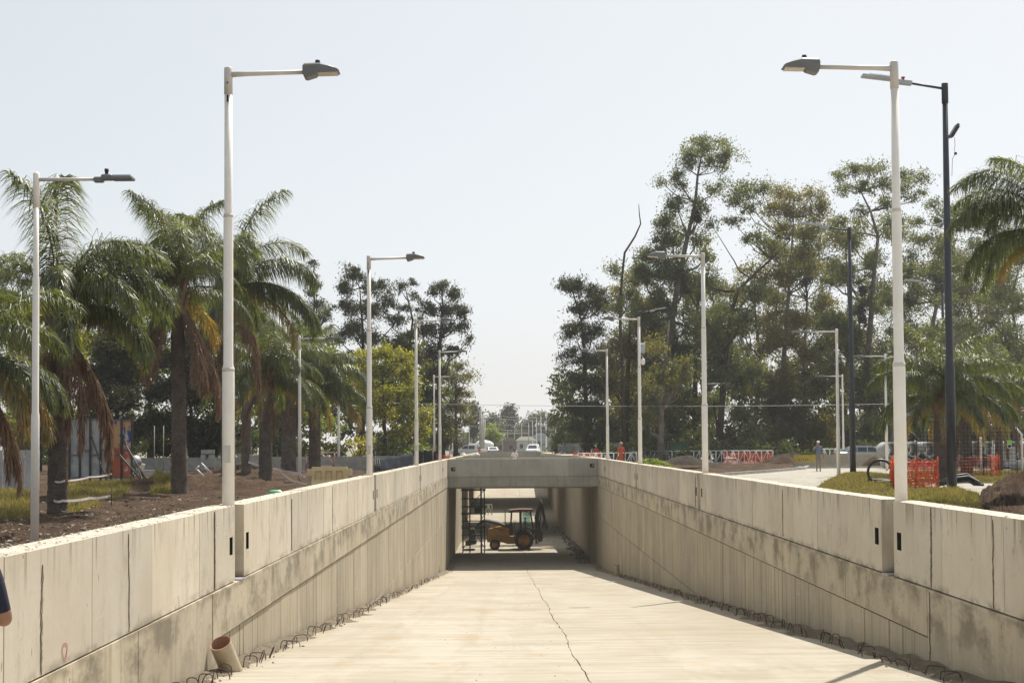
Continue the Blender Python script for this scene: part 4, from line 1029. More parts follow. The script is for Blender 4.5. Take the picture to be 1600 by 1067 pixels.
# ------------------------------------------------------------------ street lamps
def luminaire_wedge(parent):
    # head pointing +X from x=0
    prof = [(0, -0.055), (0, 0.085), (0.03, 0.115), (0.28, 0.12), (0.42, 0.075), (0.54, 0.02), (0.575, -0.02), (0.565, -0.035), (0.23, -0.045), (0.20, -0.075), (0.06, -0.115), (0.02, -0.105)]
    mb = MB(); n = len(prof); vs = []
    for yy_, k in ((-0.13, 0.75), (-0.10, 1.0), (0.10, 1.0), (0.13, 0.75)):
        vs += [(x if 0 < i else x, yy_, z*k) for i, (x, z) in enumerate(prof)]
    fs = [(r*n+i, r*n+(i+1) % n, (r+1)*n+(i+1) % n, (r+1)*n+i) for r in range(3) for i in range(n)] + [tuple(range(n-1, -1, -1)), tuple(3*n+i for i in range(n))]
    h = mb.add(vs, fs).build('luminaire', M['grey'], parent)
    mb = MB(); mb.box(0.235, 0.545, -0.105, 0.105, -0.052, -0.018)
    mb.build('lens', M['lens'], h)
    mb = MB(); mb.lathe([(0.042, 0), (0.040, 0.05), (0.036, 0.055), (0.036, 0.065), (0.0, 0.068)], 12, (0.23, 0, 0.118)); mb.build('photocell', M['black'], h)
    return h
def lamp_a():
    L_ = thing('street_lamp', 'x', 'street lamp', (0, 0, 0), 0)
    H = 8.0
    mb = MB(); mb.lathe([(0.098, 0), (0.096, 3.22), (0.077, 3.30), (0.076, 5.66), (0.064, 5.71), (0.062, 7.6)], 20); mb.build('pole', M['white'], L_)
    mb = MB(); mb.lathe([(0.067, 7.58), (0.067, H), (0.052, H+0.012), (0.0, H+0.012)], 16); mb.build('pole_cap', M['arm'], L_)
    mb = MB(); mb.tube([(0.05, 0, 7.90), (0.30, 0, 7.91), (1.22, 0, 7.935)], [0.046, 0.038, 0.034], 10); mb.build('arm', M['arm'], L_)
    h = luminaire_wedge(L_); h.location = (1.19, 0, 7.935); h.rotation_euler = (0, R(-1.5), 0)
    mb = MB(); mb.lathe([(0.014, -0.015), (0.014, 0.0)], 6, (0, -0.068, 7.75), 'y')
    mb.box(-0.012, 0.012, -0.080, -0.060, 7.45, 7.56); mb.build('access_slot', M['dark'], L_)
    mb = MB(); mb.lathe([(0.098, 3.18), (0.100, 3.21), (0.097, 3.24)], 16); mb.build('weld_collar', M['arm'], L_); mb = MB(); mb.lathe([(0.078, 5.62), (0.0795, 5.65), (0.077, 5.67)], 16); mb.build('weld_collar', M['arm'], L_)
    mb = MB(); mb.box(-0.05, 0.05, -0.101, -0.088, 1.75, 2.02); mb.build('access_door', M['arm'], L_)
    return L_
def lamp_b():
    L_ = thing('street_lamp', 'x', 'street lamp', (0, 0, 0), 0)
    mb = MB(); mb.lathe([(0.085, 0), (0.083, 2.4), (0.070, 2.46), (0.068, 4.9), (0.056, 4.96), (0.054, 6.55)], 16); mb.build('pole', M['white'], L_)
    mb = MB(); mb.lathe([(0.068, 6.2), (0.068, 6.82), (0.05, 6.85), (0.0, 6.86)], 14); mb.build('pole_cap', M['white'], L_)
    mb = MB(); mb.tube([(0.05, 0, 6.72), (1.25, 0, 6.72)], [0.036, 0.030], 8); mb.build('arm', M['arm'], L_)
    mb = MB(); mb.bbox(1.22, 1.42, -0.06, 0.06, 6.66, 6.76, 0.015); mb.bbox(1.38, 1.62, -0.09, 0.09, 6.70, 6.80, 0.02); mb.bbox(1.6, 2.05, -0.13, 0.13, 6.70, 6.755, 0.012)
    h = mb.build('luminaire', M['grey'], L_)
    mb = MB()
    for i in range(12): mb.box(1.63+0.033*i, 1.638+0.033*i, -0.12, 0.12, 6.755, 6.785)
    mb.build('heat_fin', M['grey'], h)
    mb = MB(); mb.lathe([(0.035, 0), (0.035, 0.06), (0.045, 0.06), (0.045, 0.11), (0, 0.115)], 12, (1.48, 0, 6.80)); mb.build('photocell', M['black'], h)
    return L_
def lamp_c():
    L_ = thing('street_light', 'x', 'street light', (0, 0, 0), 0)
    mb = MB(); mb.lathe([(0.15, 0), (0.145, 3.6), (0.115, 3.9), (0.10, 8.0), (0.075, 11.9)], 18); mb.build('pole', M['navy'], L_)
    mb = MB(); mb.lathe([(0.10, 11.6), (0.10, 12.2), (0, 12.24)], 12); mb.build('pole_cap', M['black'], L_)
    mb = MB(); mb.tube([(0.05, 0, 12.05), (1.05, 0, 12.22)], [0.04, 0.035], 8); mb.build('arm', M['navy'], L_)
    mb = MB(); rot = Matrix.Rotation(R(-7), 3, 'Y'); mb.box(1.0, 1.45, -0.09, 0.09, 12.18, 12.30, rot=rot); mb.box(1.45, 2.5, -0.15, 0.15, 12.26, 12.33, rot=rot, org=(1.2, 0, 12.24))
    h = mb.build('luminaire', M['galv'], L_)
    mb = MB()
    for i in range(14): mb.box(1.5+0.06*i, 1.512+0.06*i, -0.14, 0.14, 12.33, 12.37, rot=rot, org=(1.2, 0, 12.24))
    mb.build('heat_fin', M['grey'], h)
    mb = MB(); mb.lathe([(0.04, 0), (0.04, 0.06), (0.06, 0.07), (0.06, 0.11), (0, 0.115)], 10, (1.25, 0, 12.30)); mb.build('photocell', simple('red_photocell', (0.6, 0.05, 0.04)), h)
    return L_
def place(src, used, x, y, z, rz, s, label, group, pcap=None):
    o = src if not used[0] else copy_tree(src); used[0] = True
    o.location = (x, y, z); o.rotation_euler = (0, 0, rz); o.scale = (s,)*3; o['label'] = label; o['group'] = group
    return o
A = lamp_a(); uA = [False]; G1 = 'white street lamps standing in the ramp walls'
nm = ['nearest', 'second nearest', 'third', 'farthest']
for k in range(1, 5):
    place(A, uA, XL-0.20, 22.4*k, -1.085, R(rnd.uniform(-1, 1)), 1, '%s white lamp rising from the left ramp wall, arm reaching right' % nm[k-1], G1)
    place(A, uA, XR+0.22, 22.4*k-0.1, -1.085, R(180+rnd.uniform(-1, 1)), 1, '%s white lamp rising from the right ramp wall, arm reaching left' % nm[k-1], G1)
cnt = {}
for i, (px_, py_, Y, sd_) in enumerate([(750, 638, 223, 1), (755, 644, 246, 1), (758, 650, 270, 1), (853, 638, 223, -1), (845, 643, 246, -1), (838, 648, 270, -1), (832, 652, 300, -1), (826, 655, 330, -1)]):
    s = 0.86; ztop = at(px_, py_, Y).z
    place(A, uA, at(px_, py_, Y).x, Y, -0.72, R(0 if sd_ > 0 else 180), s*(7.0/6.88), 'tiny distant white lamp, arm %s, %s' % ('to the right' if sd_ > 0 else 'to the left', ['tallest of the left pair', 'just right of the tallest left one', 'third of the left cluster', 'tallest on the right side', 'second on the right side', 'third on the right side', 'fourth on the right side', 'last and smallest on the right'][i]), 'distant street lamps')
Bp = lamp_b(); uB = [False]; G2 = 'white lamps along the side streets'
for px_, base, top, Y, rz, lb, pcap in (
    (57, 849, 270, 23.5, 0, 'leftmost white lamp with a flat finned head, behind the near left wall', True),
    (468, 746, 525, 69.5, 0, 'slim white lamp between the palm trunks, its top lost in fronds', False),
    (529, 732, 560, 101, 0, 'thin white lamp right of the last palm, head hidden by leaves', False),
    (678, 722, 586, 122, 0, 'thin white lamp just left of the fourth left ramp lamp', False),
    (1307, 752, 514, 64, 180, 'white lamp standing on the grass island, arm to the left', True),
    (1316, 726, 585, 108, 180, 'shorter looking white lamp just right of the grass island lamp', True),
    (1383, 736, 553, 83, 180, 'white lamp half hidden by the palm behind the nearest right pole', True),
    (1103, 722, 597, 123, 0, 'small white lamp with arm to the right, by the lattice barriers', True),
    (702, 708, 645, 225, 0, 'faint distant white lamp in front of the left trees', False),
    (707, 708, 650, 240, 0, 'faint distant white lamp beside another, left of the pickup', False),
    (733, 706, 665, 290, 0, 'thin distant lamp rising behind the white pickup', False),
    (868, 706, 657, 262, 180, 'faint distant lamp right of the parked van', False),
    (875, 708, 648, 215, 180, 'thin white pole second right of the parked van', False),
    (884, 708, 650, 222, 180, 'thin white pole just left of the dark feathery tree', False),
    (894, 706, 664, 260, 180, 'short faint lamp against the dark feathery tree', False),
    (793, 704, 672, 380, 0, 'tiny lamp left of centre at the road end', False),
    (804, 704, 673, 390, 0, 'tiny lamp in the middle of the road end', False),
    (815, 703, 662, 420, 180, 'tiny lamp before the white roofed building', False)):
    P = at(px_, top, Y); s = (P.z+0.72)/6.85
    o = place(Bp, uB, P.x, Y, -0.72, R(rz), s, lb, G2)
    if px_ == 57: o.scale = (s*.87, s, s)
Cp = lamp_c(); uC = [False]; G3 = 'tall dark street lights on the right'
for px_, top, Y, lb in ((1476, 130, 48, 'tall dark street light with a floodlight clamped to its pole'), (1327, 355, 73, 'second tall dark street light standing on the grass island'),
                        (1472, 442, 98, 'farther dark street light partly hidden behind the near one'), (998, 486, 80, 'thin dark pole carrying a white box and camera, by the third right lamp')):
    P = at(px_, top, Y); s = (P.z+0.72)/12.22
    o = place(Cp, uC, P.x, Y, -0.72, R(180 if px_ != 998 else 0), s, lb, G3)
    if px_ == 998: o.scale = (0.62, 0.62, s)
# floodlight
p = at(1480, 212, 48); t = thing('floodlight', 'black floodlight angled upward on the tall dark pole, cable dangling', 'floodlight', p)
mb = MB(); mb.tube([(0.0, 0, 0), (0.16, 0, 0.0), (0.22, 0, -0.03)], 0.02, 6); mb.build('bracket', M['black'], t)
mb = MB(); mb.box(0.18, 0.26, -0.18, 0.18, -0.09, 0.40, rot=Matrix.Rotation(R(32), 3, 'Y')); h = mb.build('lamp_housing', M['black'], t)
mb = MB()
for i in range(7): mb.box(0.275, 0.31, -0.16, 0.16, -0.05+0.065*i, -0.035+0.065*i, rot=Matrix.Rotation(R(32), 3, 'Y'), org=(0.22, 0, 0.155))
mb.build('cooling_fin', M['black'], t)
mb = MB(); mb.tube([(0.25, 0, -0.08), (0.26, 0, -0.35), (0.23, 0, -0.5), (0.27, 0, -0.62), (0.16, 0, -0.8), (0.12, -0.05, -1.4)], 0.008, 4); mb.box(0.23, 0.31, -0.03, 0.03, -0.66, -0.58); mb.build('cable', M['black'], t)
# camera + box on the distant dark pole
p = at(1003, 544, 79.8); t = thing('equipment_box', 'white equipment box with dome camera on the thin dark pole', 'equipment box', p)
MB().bbox(-0.17, 0.17, -0.12, 0.12, -0.27, 0.27, 0.02).build('cabinet', M['galv'], t)
mb = MB(); mb.tube([(-0.1, 0, -0.30), (0.0, 0, -0.45), (0.05, 0, -0.55)], 0.03, 6); mb.build('bracket', M['galv'], t)
mb = MB(); mb.lathe([(0.0, -0.95), (0.08, -0.92), (0.12, -0.82), (0.12, -0.7), (0.08, -0.6), (0.02, -0.56)], 12, (0.05, 0, 0)); mb.build('dome_camera', M['white'], t)
# utility poles + wires
GP = 'concrete utility poles'
for px_, top, Y, lb in ((751, 640, 216, 'pale concrete utility pole beside the pickup, left of a pair'), (754.5, 650, 222, 'shorter pale concrete utility pole, right of the pair')):
    P = at(px_, top, Y); t = thing('utility_pole', lb, 'utility pole', (P.x, Y, -0.72), 0, GP)
    mb = MB(); mb.lathe([(0.30, 0), (0.20, P.z+0.72), (0, P.z+0.73)], 12); mb.build('pole', M['plain_concrete'], t)
    mb = MB(); mb.box(-0.9, 0.9, -0.06, 0.06, P.z+0.3, P.z+0.42); mb.build('crossarm', M['plain_concrete'], t)
def wire(a, b, sag, r, label, n=24):
    a = Vector(a); b = Vector(b); t = thing('overhead_wire', label, 'wire', a, 0, 'overhead wires')
    pts = [(a.lerp(b, i/n)-a)+Vector((0, 0, -4*sag*(i/n)*(1-i/n))) for i in range(n+1)]
    MB().tube(pts, r, 4).build('cable', simple('wire_grey', (0.35, 0.35, 0.35)) if 'wire' not in M else M['wire'], t)
M['wire'] = simple('wire_grey', (0.42, 0.42, 0.41), (0.3, 0.3, 0.3))
wire(at(560, 628, 120), at(1640, 624, 112), 0.45, 0.016, 'pale overhead wire crossing the whole street before the trees')
for i, (x0, y0, x1, y1) in enumerate(((751, 647, 960, 650), (751, 651, 960, 655), (754, 660, 930, 662), (754, 668, 900, 667), (700, 645, 751, 647))):
    wire(at(x0, y0, 218), at(x1, y1, 214), 0.5, 0.02, 'thin distant wire strung %s at the road end' % ['highest of the bundle', 'just below the highest', 'in the middle of the bundle', 'lowest of the bundle', 'left of the concrete poles'][i])

# ------------------------------------------------------------------ road vehicles
def wheel(parent, x, y, r, w_, rim):
    mb = MB(); mb.lathe([(r*0.6, -w_/2), (r*0.93, -w_/2), (r, -w_*0.35), (r, w_*0.35), (r*0.93, w_/2), (r*0.6, w_/2)], 22, (0, 0, 0), 'y')
    t = mb.build('wheel', M['tyre'], parent); t.location = (x, y, r)
    s = -1 if y < 0 else 1
    mb = MB(); mb.lathe([(0.0, 0.0), (r*0.25, 0.0), (r*0.35, -0.03), (r*0.56, -0.02), (r*0.62, 0.02)], 18, (0, 0, 0), 'y')
    mb.v = [(v[0], s*(w_/2-0.0+v[1]) if True else 0, v[2]) for v in mb.v]; mb.build('rim', rim, t)
    return t
def vehicle(label, cat, loc, rz, paint, kind):
    T = thing('parked_'+cat.replace(' ', '_'), label, cat, loc, rz)
    if kind == 'pickup':
        low = [(-2.6, .42), (-2.62, .78), (-2.5, 1.0), (-1.25, 1.14), (2.55, 1.16), (2.62, .95), (2.62, .5)]
        cabin = [(-1.25, 1.12), (-.45, 1.74), (.95, 1.76), (1.25, 1.14)]; pil = [(-1.05, -.02), (.06, .92)]; wx = (-1.65, 1.6); r = .38
    elif kind == 'van':
        low = [(-2.15, .35), (-2.2, .72), (-2.1, .98), (-1.35, 1.12), (2.1, 1.14), (2.16, .8), (2.12, .35)]
        cabin = [(-1.45, 1.10), (-.65, 1.72), (1.8, 1.80), (2.08, 1.12)]; pil = [(-1.2, -.1), (-.02, .85), (.93, 1.85)]; wx = (-1.4, 1.35); r = .32
    else:
        low = [(-2.2, .32), (-2.25, .65), (-2.1, .82), (-1.15, .95), (2.1, .98), (2.2, .75), (2.2, .32)]
        cabin = [(-1.25, .94), (-.35, 1.42), (.95, 1.45), (1.75, .97)]; pil = [(-1.05, -.0), (.08, .75), (.82, 1.5)]; wx = (-1.35, 1.35); r = .31
    hw = .88
    mb = MB(); n = len(low)
    vs = [(x, -hw, z) for x, z in low]+[(x, hw, z) for x, z in low]
    # rounded shoulders : three rings
    vs = []
    for yy_, ix in ((-hw, 0.04), (-hw+0.06, 0), (hw-0.06, 0), (hw, 0.04)):
        cxm = sum(x for x, _ in low)/n; czm = sum(z for _, z in low)/n
        vs += [(x-(0.05 if x > 0 else -0.05)*(ix > 0), yy_, z-(0.03 if z > czm else -0.02)*(ix > 0)) for x, z in low]
    fs = [(q*n+i, q*n+(i+1) % n, (q+1)*n+(i+1) % n, (q+1)*n+i) for q in range(3) for i in range(n)]+[tuple(range(n-1, -1, -1)), tuple(3*n+i for i in range(n))]
    body = mb.add(vs, fs).build('body', paint, T)
    hb, ht = .82, .66
    mb = MB(); c = cabin
    vs = [(c[0][0], -hb, c[0][1]), (c[1][0], -ht, c[1][1]), (c[2][0], -ht, c[2][1]), (c[3][0], -hb, c[3][1]), (c[0][0], hb, c[0][1]), (c[1][0], ht, c[1][1]), (c[2][0], ht, c[2][1]), (c[3][0], hb, c[3][1])]
    mb.add(vs, [(0, 1, 2, 3), (7, 6, 5, 4), (0, 4, 5, 1), (1, 5, 6, 2), (2, 6, 7, 3), (3, 7, 4, 0)])
    cab = mb.build('cab', paint, T)
    V = [Vector(v) for v in vs]
    def lerpq(q, u, v_): a = q[0].lerp(q[1], u); b_ = q[3].lerp(q[2], u); return a.lerp(b_, v_)
    def pane(nm_, q, u0, u1, v0, v1, off):
        P = [lerpq(q, u0, v0), lerpq(q, u1, v0), lerpq(q, u1, v1), lerpq(q, u0, v1)]
        nrm = (P[1]-P[0]).cross(P[2]-P[0]).normalized()
        if nrm.dot(P[0]-Vector((0.2, 0, 1.2))) < 0: nrm = -nrm
        MB().add([p+nrm*off for p in P]+[p-nrm*0.01 for p in P], [(0, 1, 2, 3), (0, 4, 5, 1), (1, 5, 6, 2), (2, 6, 7, 3), (3, 7, 4, 0)]).build(nm_, M['glass'], T)
    pane('windscreen', [V[0], V[4], V[5], V[1]], 0.08, 0.92, 0.12, 0.90, 0.012)
    pane('rear_window', [V[3], V[7], V[6], V[2]], 0.12, 0.88, 0.2, 0.85, 0.012)
    zb_, zt_ = c[0][1]+.06, c[1][1]-.09
    for s in (-1, 1):
        for a_, b2 in pil:
            def side(x, z):
                f = (z-c[0][1])/(c[1][1]-c[0][1]); return Vector((x, s*(hb+(ht-hb)*f+0.012), z))
            xa = max(a_, c[0][0]+.14+(c[1][0]-c[0][0])*0.0); 
            xat = max(a_, c[1][0]-.02); xbt = min(b2, c[2][0]-.02); xbb = min(b2, c[3][0]-.2)
            P = [side(xa, zb_), side(xbb, zb_), side(xbt, zt_), side(xat, zt_)]
            MB().add(P+[p-Vector((0, s*0.03, 0)) for p in P], [(0, 1, 2, 3), (0, 4, 5, 1), (1, 5, 6, 2), (2, 6, 7, 3), (3, 7, 4, 0)]).build('side_window', M['glass'], T)
    for x in wx:
        for s in (-1, 1):
            wheel(T, x, s*(hw-.09), r, .22, M['galv'])
            mb = MB(); mb.lathe([(r*1.14, -0.005), (r*1.14, 0.0)], 22, (x, s*(hw+.004), r), 'y'); mb.build('wheel_arch', M['black'], T)
    for s in (-1, 1):
        MB().bbox(low[1][0]-0.01, low[1][0]+.16, s*.62-.18, s*.62+.18, .70, .86, 0.02).build('headlight', M['galv'], T)
        MB().bbox(2.05 if kind != 'pickup' else 2.5, low[-2][0]+.015, s*.74-.08, s*.74+.08, .72, .95, 0.015).build('tail_light', simple('tail_red', (0.35, 0.02, 0.02), rough=0.3), T)
        MB().bbox(c[0][0]+.12, c[0][0]+.26, s*(hw+.02), s*(hw+.18), c[0][1]+.02, c[0][1]+.16, 0.02).build('mirror', paint, T)
    MB().box(low[0][0]-.02, low[0][0]+.1, -.5, .5, .45, .66).build('grille', M['black'], T)
    if kind == 'pickup':
        MB().box(1.45, 2.5, -.72, .72, 1.161, 1.168).build('load_bed', M['black'], T)
        mb = MB()
        mb.tube([(1.35, -.7, 1.15), (1.3, -.66, 1.7), (1.3, .66, 1.7), (1.35, .7, 1.15)], .03, 6); mb.build('roll_bar', M['black'], T)
    return T
wp = simple('white_car_paint', (0.72, 0.73, 0.74), (0.68, 0.69, 0.70), 0.25)
sp = simple('silver_car_paint', (0.34, 0.37, 0.40), (0.30, 0.33, 0.36), 0.3, 0.3)
gp_ = simple('grey_car_paint', (0.30, 0.30, 0.30), (0.26, 0.26, 0.27), 0.35)
p = at(732, 700, 206); vehicle('white double cab pickup parked across the road beyond the left lamps', 'pickup truck', (p.x, 206, -0.72), R(0), wp, 'pickup')
p = at(833, 700, 206); vehicle('white van facing the camera above the farthest bridge parapet', 'van', (p.x, 206, -0.72), R(84), wp, 'van')
p = at(768, 700, 214); vehicle('small grey car with its rear turned, right of the white pickup', 'car', (p.x, 214, -0.72), R(-80), gp_, 'sedan')
p = at(1352, 700, 104); vehicle('silver car parked behind the concrete barriers at the right', 'car', (p.x, 104, -0.72), R(180), sp, 'sedan')
p = at(757, 692, 232); t = thing('mixer_truck', 'white rounded mixer drum truck behind the pickup', 'truck', (p.x, 232, -0.72))
mb = MB(); mb.lathe([(0.3, -1.6), (0.9, -1.0), (1.05, 0), (0.8, 1.0), (0.45, 1.5)], 16, (0, 0, 1.55), 'x'); mb.build('drum', wp, t)
MB().bbox(-2.6, -1.6, -1, 1, .5, 2.0, .08).build('cab', wp, t); MB().box(-1.6, 2.2, -.8, .8, .5, .8).build('chassis', M['black'], t)
for x in (-2.1, 1.0, 1.8):
    for s in (-1, 1): wheel(t, x, s*.9, .45, .3, M['galv'])

# ------------------------------------------------------------------ backhoe loader in the underpass (faces left)
Yb = 112.0; pb = at(796, 856, Yb); zb_ = zf(Yb)
T = thing('backhoe_loader', 'yellow backhoe loader standing in the sunlit gap below the bridge', 'backhoe loader', (pb.x, Yb, zb_))
yl = simple('loader_yellow', (0.48, 0.25, 0.03), (0.36, 0.18, 0.03), 0.5, ns=4); rd = simple('loader_roof', (0.20, 0.095, 0.04), (0.16, 0.08, 0.035), 0.5); dk = simple('loader_dark_steel', (0.035, 0.03, 0.025), (0.05, 0.04, 0.03), 0.6)
def q(u, v): return ((u-689)*.0041, (873-v)*.0041)
hood = [q(u, v) for u, v in ((275, 735), (275, 530), (300, 480), (420, 455), (560, 425), (650, 385), (700, 385), (700, 610), (560, 610), (440, 620), (400, 735))]
MB().prism(hood, -.42, .42, 'y').build('engine_hood', yl, T)
MB().prism([q(u, v) for u, v in ((275, 735), (275, 530), (262, 540), (262, 720))], -.36, .36, 'y').build('radiator_grille', M['black'], T)
MB().prism([q(u, v) for u, v in ((430, 625), (830, 625), (1180, 560), (1180, 700), (860, 735), (760, 770), (660, 770), (560, 740), (440, 740))], -.36, .36, 'y').build('chassis', yl, T)
for s in (-1, 1):
    w1 = wheel(T, q(412, 0)[0], s*.78, .395, .30, yl); w2 = wheel(T, q(968, 0)[0], s*.80, .73, .45, yl)
    for w_, rr_, ww in ((w1, .395, .3), (w2, .73, .45)):
        mb = MB()
        for i in range(20):
            a = 2*math.pi*i/20; rot = Matrix.Rotation(-a, 3, 'Y')
            mb.box(rr_-0.02, rr_+0.03, -ww*.45, ww*.45, -.025, .025, rot=rot, org=(0, 0, 0))
        mb.build('tread', M['tyre'], w_)
    MB().prism([q(u, v) for u, v in ((770, 640), (800, 540), (880, 470), (1000, 455), (1110, 490), (1160, 580), (1130, 590), (1080, 510), (990, 480), (890, 495), (820, 560), (795, 640))], s*.62-.0, s*1.0, 'y').build('fender', dk, T)
    # cab posts
    mb = MB()
    for a_, b2, r_ in (((705, 600), (735, 165), .075), ((905, 560), (905, 165), .11), ((1155, 560), (1095, 165), .07)):
        x0, z0 = q(*a_); x1, z1 = q(*b2); mb.tube([(x0, s*.62, z0), (x1, s*.58, z1)], r_, 6)
    mb.build('cab_post', dk, T)
    P = [q(940, 455), q(1110, 470), q(1080, 175), q(940, 175)]
    mb = MB(); mb.add([(x, s*.60, z) for x, z in P]+[(x, s*.585, z) for x, z in P], [(0, 1, 2, 3), (7, 6, 5, 4), (0, 4, 5, 1), (1, 5, 6, 2), (2, 6, 7, 3), (3, 7, 4, 0)])
    gm, gt, gb = nodes('cab_glass'); gb.inputs['Base Color'].default_value = (0.62, 0.80, 0.76, 1); gb.inputs['Transmission Weight'].default_value = 0.9; gb.inputs['Roughness'].default_value = 0.1; gb.inputs['IOR'].default_value = 1.1
    mb.build('cab_window', gm, T)
    MB().prism([q(u, v) for u, v in ((690, 380), (740, 370), (760, 480), (770, 610), (690, 610))], s*.60-.03, s*.60+.03, 'y').build('cab_side_panel', dk, T)
    # loader arm
    mb = MB(); pts = [(690, 440), (600, 425), (480, 375), (300, 335), (200, 330), (60, 420), (0, 560)]
    mb.tube([(q(*p_)[0], s*.55, q(*p_)[1]) for p_ in pts], [.11, .12, .12, .11, .11, .09, .08], 6); mb.build('loader_arm', dk, T)
    mb = MB(); mb.tube([(q(560, 520)[0], s*.48, q(560, 520)[1]), (q(330, 420)[0], s*.5, q(330, 420)[1])], .05, 6); mb.build('lift_cylinder', simple('cylinder_rust', (0.30, 0.10, 0.05), (0.25, 0.08, 0.04)) , T)
    mb = MB(); mb.tube([(q(1190, 600)[0], s*.85, q(1190, 600)[1]), (q(1205, 745)[0], s*1.0, q(1205, 745)[1])], .07, 6); mb.box(q(1205, 0)[0]-.15, q(1205, 0)[0]+.15, s*1.0-.15, s*1.0+.15, .45, .5); mb.build('stabiliser_leg', dk, T)
MB().prism([q(u, v) for u, v in ((670, 150), (690, 122), (900, 106), (1132, 110), (1135, 165), (1060, 172), (900, 150), (780, 160), (690, 178))], -.72, .72, 'y').build('cab_roof', rd, T)
for a_ in ((1065, 150),):
    for s in (-1, 1): MB().bbox(q(1040, 0)[0], q(1085, 0)[0], s*.74-.05, s*.74+.05, 2.85, 3.0, .01).build('work_light', M['galv'], T)
mb = MB(); x, z = q(610, 400); mb.tube([(x, .2, z-.1), (x, .2, q(0, 125)[1])], .035, 8); mb.build('exhaust', M['black'], T)
mb = MB(); x, z = q(800, 440); mb.tube([(x-.1, 0, z-.5), (x, 0, z+.35)], .03, 6); mb.lathe([(.18, -.01), (.20, 0), (.18, .01)], 16, (x, 0, z+.42)); mb.build('steering_wheel', M['black'], T)
mb = MB(); x, z = q(960, 520); mb.bbox(x-.1, x+.4, -.25, .25, z-.25, z+.02, .04); mb.bbox(x+.05, x+.25, -.23, .23, z, z+.75, .05); mb.bbox(x+.08, x+.22, -.13, .13, z+.78, z+1.0, .04); mb.build('seat', M['black'], T)
mb = MB(); mb.prism([q(u, v) for u, v in ((-60, 470), (40, 470), (60, 760), (-140, 790), (-150, 700), (-40, 700))], -1.1, 1.1, 'y'); mb.build('front_bucket', dk, T)
MB().prism([q(u, v) for u, v in ((1150, 500), (1230, 480), (1330, 560), (1325, 720), (1240, 745), (1215, 640), (1150, 600))], -.3, .3, 'y').build('swing_frame', dk, T)
mb = MB(); mb.tube([(q(*p_)[0], 0, q(*p_)[1]) for p_ in ((1265, 700), (1235, 480), (1215, 280), (1255, 100), (1300, -70))], [.2, .22, .2, .17, .1], 6); mb.build('boom', dk, T)
mb = MB(); mb.tube([(q(*p_)[0], 0, q(*p_)[1]) for p_ in ((1285, -60), (1310, 40), (1350, 230), (1385, 400))], [.1, .16, .13, .1], 6); mb.build('dipper_arm', dk, T)
mb = MB(); mb.tube([(q(*p_)[0], .1, q(*p_)[1]) for p_ in ((1275, 420), (1300, 150), (1305, 20))], .06, 6); mb.build('boom_cylinder', simple('cylinder_grey', (0.2, 0.19, 0.18)), T)
MB().prism([q(u, v) for u, v in ((1330, 330), (1395, 350), (1435, 430), (1400, 535), (1395, 470), (1350, 450), (1310, 480))], -.3, .3, 'y').build('rear_bucket', dk, T)

# ------------------------------------------------------------------ scaffold tower and things in the underpass
Ys_ = 107.6; xs0 = at(723, 860, Ys_).x; xs1 = at(757, 860, Ys_).x; zs = zf(Ys_)
T = thing('scaffold_tower', 'dark steel scaffold tower beside the left underpass wall', 'scaffold', ((xs0+xs1)/2, Ys_, zs))
hwx = (xs1-xs0)/2; zt_ = at(740, 766, Ys_).z-zs
for x in (-hwx, -hwx*.35, hwx*.7, hwx):
    for y in (0, 1.3):
        mb = MB(); mb.tube([(x, y, 0), (x, y, zt_+(.5 if x != hwx else .2))], .035 if abs(x-hwx*.7) > .1 else .06, 6); mb.build('standard', dk, T)
for z in (.5, .9, 1.35, 1.9, 2.4, 2.95, 3.5, 4.1, zt_):
    mb = MB()
    for y in (0, 1.3): mb.tube([(-hwx-.1, y, z), (hwx+.1, y, z)], .025, 5)
    for x in (-hwx, hwx): mb.tube([(x, -.1, z+.03), (x, 1.4, z+.03)], .025, 5)
    mb.build('ledger', dk, T)
mb = MB(); mb.tube([(-hwx, 0, .3), (hwx, 0, 2.9)], .025, 5); mb.tube([(hwx, 1.3, .3), (-hwx, 1.3, 2.9)], .025, 5); mb.tube([(-hwx, 0, 2.95), (hwx, 0, zt_)], .025, 5); mb.build('brace', dk, T)
wd = simple('weathered_timber', (0.16, 0.12, 0.085), (0.24, 0.19, 0.14), 0.9, ns=5)
for z in (2.0, 2.98, zt_+.03):
    for i in range(5):
        MB().box(-hwx-.1, hwx+.1, .02+i*.26, .25+i*.26, z, z+.05).build('plank', wd, T)
MB().box(-hwx+.9, hwx-.3, .2, 1.1, 3.03, 3.45).build('formwork_crate', dk, T)
# lattice barricade standing behind the scaffold, sunlit
def lattice(name, label, cat, p0, p1, h, n, mat, group=None, r=0.022):
    p0 = Vector(p0); p1 = Vector(p1); T = thing(name, label, cat, p0, 0, group); d = (p1-p0)/n
    for i in range(n):
        mb = MB(); a = d*i+d*.02; b_ = d*(i+1)-d*.02; m_ = (a+b_)/2; U = Vector((0, 0, 1))
        for q0, q1 in ((a, b_), (a+U*h, b_+U*h), (a-U*.12, a+U*h), (b_-U*.12, b_+U*h), (m_, m_+U*h), (a, m_+U*h), (m_+U*h, b_)): mb.tube([q0+U*.12, q1+U*.12 if q1.z < h+.01 else q1+U*.12], r, 4)
        mb.build('lattice_panel', mat, T)
    return T
p = at(757, 806, 122); q_ = at(769, 806, 122)
lattice('site_barrier', 'small pale lattice barrier behind the scaffold under the bridge', 'barrier', (p.x, 122, p.z), (q_.x, 122, p.z), 0.85, 1, simple('cream_barrier', (.6, .55, .42)))

